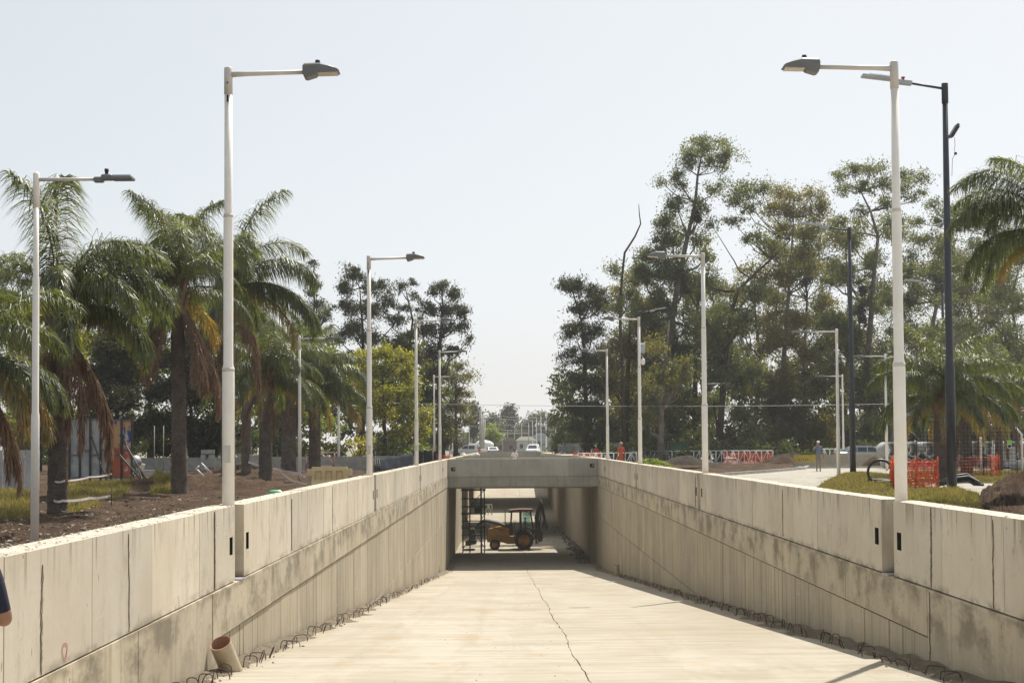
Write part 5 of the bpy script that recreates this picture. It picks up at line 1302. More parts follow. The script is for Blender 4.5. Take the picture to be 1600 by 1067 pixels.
# ------------------------------------------------------------------ people
def skin_mesh(name, V, E, Rr, mats, pick, parent, sub=1, smooth=True):
    me = bpy.data.meshes.new(name); me.from_pydata([tuple(v) for v in V], E, []); ob = bpy.data.objects.new(name, me); C.objects.link(ob)
    sk = ob.modifiers.new('s', 'SKIN'); sk.use_smooth_shade = True
    lay = me.skin_vertices[0].data if len(me.skin_vertices) else None
    if lay is None:
        bm = bmesh.new(); bm.from_mesh(me); bm.verts.layers.skin.verify(); bm.to_mesh(me); bm.free(); lay = me.skin_vertices[0].data
    for i, r_ in enumerate(Rr):
        lay[i].radius = (r_, r_) if not isinstance(r_, tuple) else r_
        lay[i].use_root = (i == 0)
    ss = ob.modifiers.new('u', 'SUBSURF'); ss.levels = sub; ss.render_levels = sub
    dg = bpy.context.evaluated_depsgraph_get(); ev = ob.evaluated_get(dg); nm_ = bpy.data.meshes.new_from_object(ev)
    bpy.data.objects.remove(ob); nm_.name = name
    o = bpy.data.objects.new(name, nm_); C.objects.link(o); o.parent = parent
    nm_.materials.clear()
    for m in mats: nm_.materials.append(m)
    VV = [Vector(v) for v in V]
    for f in nm_.polygons:
        f.material_index = pick(f.center, VV); f.use_smooth = True
    return o
skinm = simple('skin', (0.30, 0.16, 0.10), (0.27, 0.14, 0.09), 0.6)
def person(label, loc, rz, h, shirt, trousers, hat, arms='down', bend=0.0, sub=1, hatkind='cap', sleeve=0.45, stride=0.12):
    T = thing('person', label, 'person', loc, rz)
    k = h/1.75; V = []; E = []; Rr = []; tagm = []
    def v(x, y, z, r, m): V.append(Vector((x*k, y*k, z*k))); Rr.append(r*k if not isinstance(r, tuple) else (r[0]*k, r[1]*k)); tagm.append(m); return len(V)-1
    # faces +Y ; m: 0 skin 1 shirt 2 trousers 3 shoe
    b = bend
    pel = v(0, 0, .95, (.15, .105), 2); w_ = v(0, b*.10, 1.08, (.135, .095), 1); ch = v(0, b*.28, 1.30, (.165, .115), 1); sh = v(0, b*.40, 1.42, (.12, .085), 1)
    nk = v(0, b*.46, 1.51, .052, 0); hd = v(0, b*.50+.01, 1.60, (.072, .085), 0); tp = v(0, b*.52+.005, 1.69, (.070, .085), 0)
    E += [(pel, w_), (w_, ch), (ch, sh), (sh, nk), (nk, hd), (hd, tp)]
    for s in (-1, 1):
        st = stride*s
        hp = v(s*.10, 0, .88, .095, 2); kn = v(s*.115, st*.5+.02, .49, .062, 2); an = v(s*.12, st-.02, .09, .042, 2); he = v(s*.12, st-.03, .045, .04, 3); to = v(s*.13, st+.15, .035, .035, 3)
        E += [(pel, hp), (hp, kn), (kn, an), (an, he), (he, to)]
        so = v(s*.185, b*.38, 1.40, .062, 1)
        mode = arms if isinstance(arms, str) else arms[0 if s < 0 else 1]
        if mode == 'down': el, wr, hd_ = (s*.25, b*.3+-.03, 1.11), (s*.27, b*.2+.04, .87), Vector((0, .02, -1))
        elif mode == 'front': el, wr, hd_ = (s*.24, b*.4+.06, 1.12), (s*.08, b*.4+.30, 1.10), Vector((-s*.7, .7, 0))
        else: el, wr, hd_ = (s*.30, b*.4+.22, 1.30), (s*.12, b*.4+.22, 1.55), Vector((-s*.5, -.3, .8))
        sl = Vector((s*.185, b*.38, 1.40)).lerp(Vector(el), .62)
        mid = v(sl.x, sl.y, sl.z, .050, 1); ie = v(*el, .043, 0 if sleeve < .9 else 1); iw = v(*wr, .029, 0)
        hd_ = hd_.normalized(); pm = Vector(wr)+hd_*.055; ip = v(pm.x, pm.y, pm.z, (.034, .02), 0)
        E += [(sh, so), (so, mid), (mid, ie), (ie, iw), (iw, ip)]
        side = hd_.cross(Vector((0, 1, 0.2))).normalized(); 
        for fi in range(4):
            a = pm+side*(fi-1.5)*.019+hd_*.045; fl = (.062, .072, .068, .052)[fi]
            f1 = v(a.x, a.y, a.z, .0095, 0); c2 = a+hd_*fl*.6+Vector((0, .012, 0)); f2 = v(c2.x, c2.y, c2.z, .008, 0)
            E += [(ip, f1), (f1, f2)]
        a = pm-side*.035+hd_*.01; f1 = v(a.x, a.y, a.z, .011, 0); a = a-side*.012+hd_*.035; f2 = v(a.x, a.y, a.z, .009, 0); E += [(ip, f1), (f1, f2)]
    shoe = M['black']
    def pick(c, VV):
        bi = min(range(len(E)), key=lambda i: seg(c, VV[E[i][0]], VV[E[i][1]]))
        a_, b_ = E[bi]; t_ = max(0, min(1, (c-VV[a_]).dot(VV[b_]-VV[a_])/max((VV[b_]-VV[a_]).length_squared, 1e-9)))
        return tagm[a_] if t_ < .5 else tagm[b_]
    def seg(c, a_, b_):
        d = b_-a_; t_ = max(0, min(1, (c-a_).dot(d)/max(d.length_squared, 1e-9))); return (c-a_-d*t_).length
    skin_mesh('body', V, E, Rr, [skinm, shirt, trousers, shoe], pick, T, sub)
    hc = V[tp]
    mb = MB()
    mb.lathe([(.018*k, -.02*k), (.014*k, .012*k), (.0, .03*k)], 6, (hc.x, hc.y+.085*k, hc.z-.065*k), 'y'); mb.build('nose', skinm, T)
    for s in (-1, 1):
        mb = MB(); mb.lathe([(0, -.012*k), (.012*k, 0), (0, .012*k)], 8, (s*.03*k, hc.y+.078*k, hc.z-.03*k), 'y'); mb.build('eye', M['black'], T)
        mb = MB(); mb.lathe([(0, -.012*k), (.028*k, 0), (0, .012*k)], 8, (s*.078*k, hc.y, hc.z-.05*k), 'x'); mb.build('ear', skinm, T)
    mb = MB(); mb.box(-.025*k, .025*k, hc.y+.070*k, hc.y+.082*k, hc.z-.108*k, hc.z-.098*k); mb.build('mouth', simple('lips', (0.2, .08, .06)), T)
    mb = MB()
    if hat is not None:
        mb.lathe([(.092*k, -.02*k), (.098*k, .02*k), (.085*k, .065*k), (.05*k, .095*k), (0, .105*k)], 14, (hc.x, hc.y, hc.z))
        if hatkind == 'cap': mb.box(-.06*k, .06*k, hc.y+.06*k, hc.y+.17*k, hc.z-.015*k, hc.z+.0*k)
        else: mb.lathe([(.092*k, -.02*k), (.125*k, -.028*k), (.125*k, -.018*k), (.092*k, 0)], 14, (hc.x, hc.y, hc.z))
        mb.build('cap' if hatkind == 'cap' else 'hard_hat', hat, T)
    else:
        mb.lathe([(.082*k, -.05*k), (.090*k, .0), (.08*k, .045*k), (.045*k, .075*k), (0, .083*k)], 14, (hc.x, hc.y-.012*k, hc.z)); mb.build('hair', M['black'], T)
    return T
cl = lambda n, c: simple(n, c, tuple(x*.85 for x in c), 0.85)
whi, blu, khaki, orng, navy, grysh = cl('white_shirt', (.75, .72, .72)), cl('blue_grey_tee', (.13, .18, .25)), cl('khaki_trousers', (.25, .2, .155)), cl('orange_overalls', (.52, .09, .035)), cl('navy_polo', (.010, .014, .035)), cl('grey_shirt', (.45, .46, .48))
p = at(804, 700, 98.0); person('person in a pale shirt standing behind the nearest bridge parapet, head down', (p.x, 98.0, -0.92), R(180), 1.60, whi, whi, None, 'front', 0.5)
p = at(1279, 735, 83); person('person in a blue grey tee shirt and cap, hand raised to face, by the barriers', (p.x, 83, -0.74), R(180), 1.76, blu, khaki, cl('white_cap', (.8, .8, .8)), ('down', 'up'))
p = at(970, 700, 93); person('person in orange overalls and straw coloured hard hat behind the third right lamp', (p.x, 93, -0.74), R(200), 1.78, orng, orng, cl('hat_tan', (.55, .4, .2)), 'down', .1, hatkind='hard', sleeve=1)
p = at(933, 700, 118); person('person in orange jacket crouching forward behind the orange netting', (p.x, 118, -0.74), R(150), 1.6, orng, orng, cl('hat_yellow', (.6, .45, .2)), 'front', .5, hatkind='hard', sleeve=1)
p = at(911, 700, 128); person('person in light grey shirt walking near the feathery dark tree', (p.x, 128, -0.74), R(20), 1.72, grysh, cl('dark_trousers', (.05, .05, .06)), None, 'down')
p = at(749, 700, 203); person('tiny person in orange beside the white pickup', (p.x, 203, -0.74), R(160), 1.7, orng, orng, whi, 'down', hatkind='hard', sleeve=1)
Pz = zs+zt_+.08; p = at(727, 780, Ys_); person('person in faded red working on top of the dark scaffold', (p.x, Ys_+.6, Pz), R(150), 1.55, cl('faded_red', (.45, .12, .08)), navy, None, 'front', .6)
person('person in navy short sleeves at the lower left corner, only arm in view', (-3.105, 8.0, zf(8)-.0), R(-8), 1.86, navy, cl('dark_jeans', (.03, .035, .05)), None, 'front', 0.0, 2)
# ------------------------------------------------------------------ site clutter : nets, fences, barriers
def onet(label, p0, p1, h, mat, cell=0.09, bul=0.05, posts=2, cat='safety netting', top_wave=0.04, r=0.011):
    p0 = Vector(p0); p1 = Vector(p1); T = thing('safety_net', label, cat, p0)
    L_ = (p1-p0).length; nx = max(4, int(L_/cell)); nz = max(4, int(h/cell)); d = (p1-p0)/nx; nrm = (p1-p0).cross(Vector((0, 0, 1))).normalized()
    G = {}
    for i in range(nx+1):
        for j in range(nz+1):
            t_ = j/nz; q = d*i
            hh = h*(1-top_wave*(1+mnoise.noise(Vector((i*.5, 3, p0.x))))-0.6*top_wave*abs(mnoise.noise(Vector((i*.25, 0, p0.x)))))
            G[i, j] = q+Vector((0, 0, t_*hh))+nrm*(bul*mnoise.noise(Vector((i*.35, j*.35, p0.y)))*2)+d*0.35*mnoise.noise(Vector((j*.5, i*.2, 2)))
    mb = MB()
    for i in range(nx+1):
        mb.tube([G[i, j] for j in range(nz+1)], r, 3, False, sm=False)
    for j in range(nz+1):
        rr = r*(1.6 if j % 3 == 0 else 1.0)
        mb.tube([G[i, j] for i in range(nx+1)], rr, 3, False, sm=False)
    mb.build('netting', mat, T, fix=False)
    for k in range(posts):
        q = (p1-p0)*(k/(max(1, posts-1))); MB().tube([q+Vector((0, 0, -.1)), q+Vector((0, 0, h+.08))], .025, 6).build('post', mat, T)
    return T
OR = leaf('orange_net_plastic', (0.62, 0.13, 0.05), (0.74, 0.20, 0.08), 0.35, 0.03, 1.0, (1.3, 1.1, 1.0))
a = gp(1416, 775); b_ = gp(1466, 770); 
a = Vector((at(1396, 770, 47).x, 47, -0.72)); b_ = Vector((at(1466, 770, 48).x, 48, -0.72))
onet('bright orange safety net stretched behind the nearest right lamp pole', a, b_, 1.08, OR, 0.055, 0.06, 3)
onet('orange safety net running back from the lamp pole toward the street', (a.x, 47, -0.72), (at(1396, 725, 66).x, 66, -0.72), 1.0, OR, 0.12, 0.1, 3)
onet('loose orange net strung between the short palms', (at(1468, 735, 68).x, 68, -0.72), (at(1562, 735, 66).x, 66, -0.72), .95, OR, 0.15, 0.2, 2)
onet('bunched orange netting strip hanging near the rightmost short palm', (at(1549, 735, 65).x, 65, -0.72), (at(1558, 735, 65).x, 65, -0.72), 1.0, OR, 0.05, 0.08, 2)
onet('slumped orange net over an earth heap before the lattice barriers', (at(1132, 735, 108).x, 108, -0.72), (at(1168, 735, 108).x, 108, -0.72), .98, OR, 0.10, 0.3, 2)
onet('orange net fixed on the right end of the lattice barriers', (at(1168, 735, 111).x, 111, -0.72), (at(1206, 735, 109).x, 109, -0.72), 1.0, OR, 0.10, 0.2, 2)
onet('orange netting behind the right end of the bridge parapet', (at(897, 735, 116).x, 116, -0.72), (at(938, 735, 112).x, 112, -0.72), 1.05, OR, 0.10, 0.25, 3)
onet('red netting between the two left lamps near the bridge', (at(683, 735, 104).x, 104, -0.72), (at(702, 735, 104).x, 104, -0.72), 1.0, simple('red_net', (.62, .10, .08), (.5, .08, .07), .8), 0.05, 0.1, 2)
LB = M['galv']
wl = simple('white_lattice_paint', (0.62, 0.64, 0.65), (0.5, 0.52, 0.53), 0.6)
lattice('lattice_fence', 'row of white lattice barriers before the shaded trees', 'fence', (at(1000, 722, 121).x, 121, -0.75), (at(1208, 722, 115).x, 115, -0.75), 0.98, 12, wl, r=0.03)
lattice('lattice_fence', 'white lattice barriers behind the third right lamp beside the bridge end', 'fence', (at(903, 722, 109).x, 109, -0.75), (at(995, 722, 112).x, 112, -0.75), 0.9, 5, wl, r=0.03)
lattice('lattice_fence', 'white lattice barriers behind the concrete barriers and silver car', 'fence', (at(1280, 722, 108).x, 108, -0.75), (at(1330, 722, 108).x, 108, -0.75), 1.1, 3, wl, r=0.03)
lattice('lattice_fence', 'grey lattice barriers right of the silver car', 'fence', (at(1366, 722, 108).x, 108, -0.75), (at(1410, 722, 108).x, 108, -0.75), 1.25, 3, wl, r=0.03)
# jersey barriers
yp = dirt_mat('yellow_painted_concrete', (0.80, 0.56, 0.10), (0.82, 0.62, 0.18), (0.2, 0.16, 0.08), 2.0)
bc = dirt_mat('barrier_concrete', (0.60, 0.53, 0.42), (0.50, 0.44, 0.34), ns=1.5)
def jersey(px_, Y, ln, yel, label, rz=0):
    p = at(px_, 730, Y); T = thing('concrete_barrier', label, 'barrier', (p.x, Y, -0.73), rz, 'concrete barriers closing the side street')
    pr = [(-.30, 0), (-.28, .12), (-.13, .36), (-.09, .86), (.09, .86), (.13, .36), (.28, .12), (.30, 0)]
    if yel:
        lo = [(-.30, 0), (-.28, .12), (-.13, .36), (.13, .36), (.28, .12), (.30, 0)]; up = [(-.13, .362), (-.09, .86), (.09, .86), (.13, .362)]
        MB().prism(lo, -ln/2, ln/2, 'x').build('base', bc, T); MB().prism(up, -ln/2, ln/2, 'x').build('painted_top', yp, T)
        mb = MB()
        for i, x in enumerate(np.arange(-ln*.28, ln*.25, .14)):   # worn black stencil strokes
            mb.box(x, x+.05, -.125-.0, -.118, .48+.02*(i % 3), .60-.03*(i % 2))
        mb.build('worn_stencil', M['black'], T)
    else: MB().prism(pr, -ln/2, ln/2, 'x').build('body', bc, T)
jersey(1258, 96, 1.55, True, 'yellow topped concrete barrier with worn black marks, leftmost')
jersey(1293, 97, 1.45, False, 'grey concrete barrier directly behind the person in blue grey')
jersey(1322, 98, 0.9, False, 'grey concrete barrier between the white lamp poles')
jersey(1338, 99.5, 0.6, True, 'short partly yellow barrier behind the dark pole')
jersey(1349, 96, 1.0, False, 'grey concrete barrier right of the second dark pole', .1)
jersey(1394, 97, 1.9, False, 'grey concrete barrier beside the nearest right lamp pole')
jersey(1372, 100, 1.6, False, 'brownish barrier below the silver car bonnet', -.1)
# stacked concrete pipes
cp = simple('grey_pipe_concrete', (0.36, 0.36, 0.35), (0.27, 0.27, 0.26), 0.9, ns=3, bumpv=.2)
def cpipe(px_, z, r, Y, label, ln=2.2):
    p = at(px_, 710, Y); T = thing('concrete_pipe', label, 'concrete pipe', (p.x, Y, z), 0, 'stacked concrete drainage pipes')
    n = 22; mb = MB()
    prof = [(r, 0), (r, ln), (r*.8, ln), (r*.8, 0), (r, 0)]
    vs = [(rr*math.cos(2*math.pi*k/n), h, rr*math.sin(2*math.pi*k/n)) for rr, h in prof[:4] for k in range(n)]
    fs = [(i*n+k, i*n+(k+1) % n, ((i+1) % 4)*n+(k+1) % n, ((i+1) % 4)*n+k) for i in range(4) for k in range(n)]
    mb.add(vs, fs, 0, True).build('shell', cp, T)
lows = [1398, 1416, 1434, 1452, 1470, 1487, 1504, 1521, 1539, 1556, 1592]
for i, x in enumerate(lows): cpipe(x, -0.72+.36, .36, 89, 'smaller grey concrete pipe in the bottom row, %s' % (['leftmost, beside the lamp pole', 'second from the left', 'third from the left', 'below the left palm crown', 'behind the left palm trunk', 'behind the dark pole', 'left of the middle palm', 'right of the middle palm', 'fourth from the right', 'behind the rightmost palm', 'far right end'][i]))
for i, x in enumerate([1395, 1428, 1454, 1479, 1503, 1526, 1548, 1583, 1612]): cpipe(x, 0.02+.46, .48, 89, 'large grey concrete pipe in the upper row, %s' % (['leftmost, partly behind the lamp pole', 'just right of the lamp pole', 'third from the left', 'behind the left palm', 'behind the dark pole', 'between the dark pole and fence sign', 'left of the rightmost palm', 'right of the green sign', 'cut by the right edge'][i]))
T = thing('concrete_block', 'large pale concrete chamber behind the green sign', 'concrete chamber', (at(1573, 720, 86).x, 86, -0.72)); MB().bbox(-.55, .55, 0, 1.2, 0, 1.35, .03).build('body', cp, T)
mb = MB(); mb.lathe([(0, -.02), (.4, -.02), (.44, .1), (.44, .3)], 20, (0, 0, .8), 'y'); 
T = thing('round_stone', 'pale rounded concrete lump at the right edge before the pipes', 'concrete lump', (at(1592, 725, 78).x, 78, -0.72)); MB().lathe([(.42, 0), (.5, .25), (.42, .5), (.2, .62), (0, .66)], 14).build('body', cp, T)
# wire mesh fence with posts and sign
x0, x1, Yf = at(1432, 700, 66).x, at(1640, 700, 62).x, 66.0
T = thing('mesh_fence', 'dark square wire mesh fence in front of the stacked pipes', 'fence', (x0, Yf, -0.72)); mb = MB(); Wd = x1-x0
mb = MB()
for i in range(int(Wd/.17)+1): mb.tube([(i*.17, 0, 0), (i*.17, 0, 2.35)], .010, 3, False, sm=False)
for j in range(14): mb.tube([(0, 0, .05+j*.17), (Wd, 0, .05+j*.17)], .010, 3, False, sm=False)
o = mb.build('mesh', M['bar'], T, fix=False); o['kind'] = 'stuff'
for i in range(4): MB().tube([(Wd*i/3, .02, 0), (Wd*i/3, .02, 2.45)], .02, 6).build('post', M['black'], T)
p = at(1577, 692, 65.6); T = thing('fence_sign', 'small bright green notice on the wire mesh fence', 'sign', p)
MB().bbox(-.11, .11, -.01, .01, -.24, .10, .005).build('plate', simple('sign_white', (.6, .6, .55), (.5, .5, .46)), T)
MB().bbox(-.11, .11, -.018, -.011, -.04, .13, .003).build('green_face', simple('sign_green', (.22, .62, .06), (.25, .6, .1)), T)
MB().box(-.07, .07, -.017, -.0105, -.20, -.09).build('print', M['dark'], T)
for px_, h, bent, lb in ((1417, 2.3, True, 'pale angled steel post with loose wires right of the lamp pole'), (1513, 1.9, False, 'pale slim post behind the middle short palm'), (1533, 1.9, False, 'orange tipped slim post beside the middle short palm'), (1553, 1.75, False, 'short white post left of the rightmost palm'), (1597, 2.0, True, 'pale cranked fence post at the right edge')):
    p = at(px_, 735, 72); T = thing('fence_post', lb, 'post', (p.x, 72, -0.72), 0, 'pale fence posts')
    pts = [(0, 0, 0), (0, 0, h)]
    if bent: pts.append((-.28, 0, h+.35))
    MB().tube(pts, .055, 8).build('shaft', M['white'], T)
    if px_ == 1417:
        MB().tube([(0, 0, h), (.35, 0, h-.2), (.75, 0, h-.65)], .012, 4).build('wire', M['wire'], T)
# grey kerb and strip before the pipes
mb = MB(); mb.box(at(1415, 735, 86).x, 60, 86, 86.3, -0.73, -0.60); o = mb.build('kerb', M['plain_concrete']); o['kind'] = 'structure'

# islands with kerbs
def island(name, pix, h, mat, kerbw=0.0, dz=0.05, sc_=1.0):
    poly = [gp(x, y) for x, y in pix]; poly = [(p.x, p.y) for p in poly]
    cx = sum(p[0] for p in poly)/len(poly); cy = sum(p[1] for p in poly)/len(poly)
    # grid inside polygon
    x0, x1 = min(p[0] for p in poly), max(p[0] for p in poly); y0, y1 = min(p[1] for p in poly), max(p[1] for p in poly)
    n = len(poly); rings = max(7, int((y1-y0)/1.2)) if dz < .25 else 34; vs = []; fs = []
    per = []; stp = 0.6 if dz < .25 else .22
    for i in range(n):
        a = Vector(poly[i]); b2 = Vector(poly[(i+1) % n]); m_ = max(1, int((b2-a).length/stp))
        for k in range(m_): per.append(a.lerp(b2, k/m_))
    n = len(per)
    zt = lambda x, y, r: -0.72+h*(1-r**3)+dz*mnoise.noise(Vector((x*1.1, y*.9, 3)))+dz*.4*mnoise.noise(Vector((x*3, y*3, 6)))+dz*.25*mnoise.noise(Vector((x*9, y*9, 6)))
    for q in range(rings+1):
        r = 1-q/rings
        for p in per:
            x, y = cx+(p.x-cx)*r, cy+(p.y-cy)*r; vs.append((x, y, -0.75 if q == 0 else zt(x, y, r)))
    for q in range(rings):
        for i in range(n): fs.append((q*n+i, q*n+(i+1) % n, (q+1)*n+(i+1) % n, (q+1)*n+i))
    MBx = MB().add(vs, fs, 0, True); o = MBx.build(name, mat, None, fix=False); o['kind'] = 'structure'
    def zq(x, y):
        # radial parameter
        best = 0
        d = Vector((x-cx, y-cy))
        for i in range(len(poly)):
            a = Vector(poly[i])-Vector((cx, cy)); b2 = Vector(poly[(i+1) % len(poly)])-Vector((cx, cy))
            den = a.x*b2.y-a.y*b2.x
            if abs(den) < 1e-9: continue
            s_ = (d.x*b2.y-d.y*b2.x)/den; t_ = (a.x*d.y-a.y*d.x)/den
            if s_ >= -1e-6 and t_ >= -1e-6: best = max(best, s_+t_)
        return zt(x, y, min(1, best))
    return poly, zq
pl, zq = island('grass_island', [(1275, 762), (1290, 770), (1345, 774), (1415, 782), (1470, 770), (1420, 745), (1350, 739), (1320, 740), (1295, 750)], 0.16, M['turf'])
grass('grass', poly_sampler(pl, zq), 13000, 0.12, M['grass'])
pl, zq = island('grass_verge', [(1395, 800), (1440, 820), (1545, 826), (1530, 775), (1500, 768), (1440, 772), (1400, 785)], 0.22, M['turf'], dz=.12)
grass('grass', poly_sampler(pl, zq), 9000, 0.11, M['grass'])
pl, zq = island('earth_mound', [(1525, 795), (1575, 830), (1700, 850), (1720, 760), (1600, 744), (1570, 754), (1535, 768)], 0.36, M['dirt'], dz=.30)
pl, zq = island('grass_lawn', [(1415, 752), (1640, 756), (1640, 734), (1415, 736)], 0.04, M['turf'])
grass('grass', poly_sampler(pl, zq), 22000, 0.09, M['grass'])
pl, zq = island('earth_island', [(985, 742), (1130, 741), (1200, 736), (1255, 732), (1266, 728), (1255, 724), (1130, 726), (985, 722)], 0.14, M['dirt'], dz=.14)
# kerb around it
kp = [gp(x, y) for x, y in ((985, 744), (1060, 744), (1130, 742.5), (1200, 737.5), (1256, 732.5), (1268, 728), (1257, 724))]
mb = MB()
for a, b2 in zip(kp, kp[1:]):
    m_ = max(1, int((b2-a).length/1.0))
    for k in range(m_):
        p, q2 = a.lerp(b2, (k+.02)/m_), a.lerp(b2, (k+.98)/m_); d = (q2-p).normalized(); nn = Vector((-d.y, d.x, 0))*.09
        mb.add([p-nn-Vector((0, 0, .1)), q2-nn-Vector((0, 0, .1)), q2+nn-Vector((0, 0, .1)), p+nn-Vector((0, 0, .1)), p-nn+Vector((0, 0, .13)), q2-nn+Vector((0, 0, .13)), q2+nn+Vector((0, 0, .13)), p+nn+Vector((0, 0, .13))],
               [(0, 3, 2, 1), (4, 5, 6, 7), (0, 1, 5, 4), (1, 2, 6, 5), (2, 3, 7, 6), (3, 0, 4, 7)])
o = mb.build('kerb', M['plain_concrete']); o['kind'] = 'structure'
mb = MB(); g0 = gp(1262, 770); kp = [gp(x, y) for x, y in ((1290, 773), (1345, 777), (1400, 783))]
mb.tube([p+Vector((0, 0, .03)) for p in kp], .08, 4); o = mb.build('kerb', M['plain_concrete']); o['kind'] = 'structure'
mb = MB(); mb.box(at(1240, 733, 93).x, at(1420, 733, 93).x, 93, 93.2, -0.73, -.60); o = mb.build('kerb', M['plain_concrete']); o['kind'] = 'structure'

def mound(name, label, px_, Y, rx, ry, h, mat, cat='mound', gr=0, seed=0):
    p = at(px_, 720, Y); T = thing(name, label, cat, (p.x, Y, -0.74)); nr, na = 12, 30; vs, fs = [], []
    for i in range(nr+1):
        r = i/nr
        for k in range(na):
            a = 2*math.pi*k/na; x, y = rx*r*math.cos(a), ry*r*math.sin(a)
            z = h*(1-r**1.6)+ (1-r)*h*.25*mnoise.noise(Vector((x*1.3+seed, y*1.3, seed)))+h*.12*mnoise.noise(Vector((x*5+seed, y*5, seed)))*(1-r*.6)
            vs.append((x, y, z if i < nr else -.1))
    for i in range(nr):
        for k in range(na): fs.append((i*na+k, i*na+(k+1) % na, (i+1)*na+(k+1) % na, (i+1)*na+k))
    MB().add(vs, fs, 0, True).build('heap', mat, T, fix=False)
    if gr:
        n = gr; P = []
        for _ in range(n):
            i = rnd.randrange(len(vs)); v = vs[i]; P.append((v[0]+rnd.gauss(0, .15), v[1]+rnd.gauss(0, .12), max(0, v[2])+rnd.uniform(0, .12)))
        leaves('weeds', P, .16, .09, M['bright'], T, -.2)
mound('earth_mound', 'dark earth heap in front of the lattice barriers', 1070, 100, 2.3, 1.6, .85, M['dirt2'], seed=3)
mound('earth_mound', 'weed covered heap with bright leaves between the right lamps', 1018, 96, 1.5, 1.1, .55, M['dirt2'], gr=2600, seed=8)
mound('rubble_heap', 'grey gravel heap at the right end of the bridge', 955, 100, 1.4, 1.0, .62, M['gravel'], seed=5)
mound('earth_mound', 'low dark heap right of the second right lamp', 1112, 92, 1.3, 1.0, .42, M['dirt2'], seed=12)
mound('earth_mound', 'brown soil heap next to the yellow barrier', 1222, 105, 1.9, 1.0, .75, M['dirt'], seed=15)
mound('earth_mound', 'dark soil heap behind the yellow barrier', 1232, 112, 2.6, 1.0, .95, M['dirt2'], seed=18)
mound('earth_mound', 'brown stony heap between barriers under the silver car', 1366, 94, 1.0, .7, .75, M['dirt'], seed=21)
# timber stack near the lamp
T = thing('timber_stack', 'stack of dark boards lying beside the second right lamp', 'timber stack', (at(1075, 735, 86).x, 86, -0.66))
for i in range(7): MB().box(-1.1+rnd.uniform(-.1, .1), 1.1+rnd.uniform(-.1, .1), .16*(i % 3), .16*(i % 3)+.14, .055*(i//3), .055*(i//3)+.05).build('board', M['dirt2'] if i else M['plain_concrete'], T)
# rolled debris at kerb tip
mound('debris_pile', 'tiny broken concrete pile on the rounded kerb end', 1250, 90.5, .5, .35, .22, M['gravel'], seed=31)
# black pipe loops
T = thing('black_pipe_coil', 'big black plastic pipe loop standing on the grass island', 'pipe coil', (at(1392, 735, 52).x, 52, -0.6))
pts = [(-.35+.44*math.cos(a), .2*math.sin(a*.5), .44+.44*math.sin(a)) for a in np.linspace(R(40), R(285), 26)]+[(-.1, .1, .0), (.4, .1, .02), (.9, .0, .02)]
MB().tube(pts, .05, 7).build('standing_loop', M['black'], T)
pts = [(-.1+.75*math.cos(a), .4*math.sin(a), .06+.01*a) for a in np.linspace(0, 9, 40)]
MB().tube(pts, .05, 6).build('flat_loop', M['black'], T)
T = thing('hose_bundle', 'bundle of ribbed black hoses lying behind the dark pole', 'hose bundle', (at(1500, 765, 50).x, 50, -0.62))
for i in range(8):
    oy, oz = rnd.uniform(-.15, .15), .06+.075*(i//2)
    pts = [(-.85+.1*i*.3, oy, oz*.4), (-.3, oy+.1, oz+.05), (.25, oy, oz+.12), (.45+.05*(i % 3), oy-.1, oz*.8), (.72-.04*i, oy-.3, oz*.35+.02)]
    MB().tube(pts, .045, 7).build('hose', M['black'], T)

# ------------------------------------------------------------------ left side clutter
T = thing('boundary_wall', 'low grey concrete wall running behind the palms', 'wall', (at(200, 735, 97).x, 97, -0.75)); xw = at(648, 735, 97).x-T.location.x
n = int(xw/2.4)
for i in range(n): MB().box(i*xw/n+.008, (i+1)*xw/n-.008, 0, .15, 0, 1.0+rnd.uniform(-.015, .015)).build('panel', M['plain_concrete'], T)
# leaning billboard frames
Yb_ = 66; xa, xb = at(92, 755, Yb_).x, at(206, 755, Yb_).x
T = thing('billboard', 'row of old billboard backs with steel frames, torn red and blue poster at one end', 'billboard', (xa, Yb_, -0.74)); Wb = xb-xa; Hb = 3.05
sheet = [simple('billboard_sheet_grey', (.30, .33, .35), (.46, .47, .47), .7, ns=1.3), simple('billboard_sheet_pale', (.5, .5, .48), (.32, .34, .36), .7, ns=1.6)]
m_, t_, b2 = nodes('torn_poster')
nz = noise_(t_, (2.5, 2.5, 1.6), 4, .65); nz2 = noise_(t_, (4, 4, 2.2), 4, .6)
g_ = N(t_, 'ShaderNodeNewGeometry'); s_ = N(t_, 'ShaderNodeSeparateXYZ'); L(t_, g_.outputs['Position'], s_.inputs[0])
c_ = mixc(t_, ramp(t_, s_.outputs[2], .85, 1.0), (.55, .13, .07), (.6, .36, .16)); c_ = mixc(t_, ramp(t_, nz, .55, .6), c_, (.62, .55, .45)); c_ = mixc(t_, math_(t_, 'MULTIPLY', ramp(t_, nz2, .5, .55), ramp(t_, s_.outputs[2], .8, 1.2)), c_, (.05, .09, .35))
L(t_, c_, b2.inputs['Base Color']); b2.inputs['Roughness'].default_value = .7
np_ = 7
for i in range(np_):
    u0, u1 = Wb*i/np_, Wb*(i+1)/np_
    kx = u0+.03; top = Hb-.02*i
    MB().box(kx, u1-.03, .05+.03*(i % 2), .075+.03*(i % 2), .25, top-.04).build('sheet', m_ if i >= 5 else sheet[i % 2], T)
    for z in (.3, 1.35 if i % 2 else 1.55, top): MB().box(u0+.002, u1-.002, -.02, .05, z-.035, z+.035).build('rail', M['grey'], T)
for i in range(np_+1): MB().box(Wb*i/np_-.045, Wb*i/np_+.045, -.04, .04, 0, Hb+(.05 if i % 2 else 0)).build('upright', dk, T)
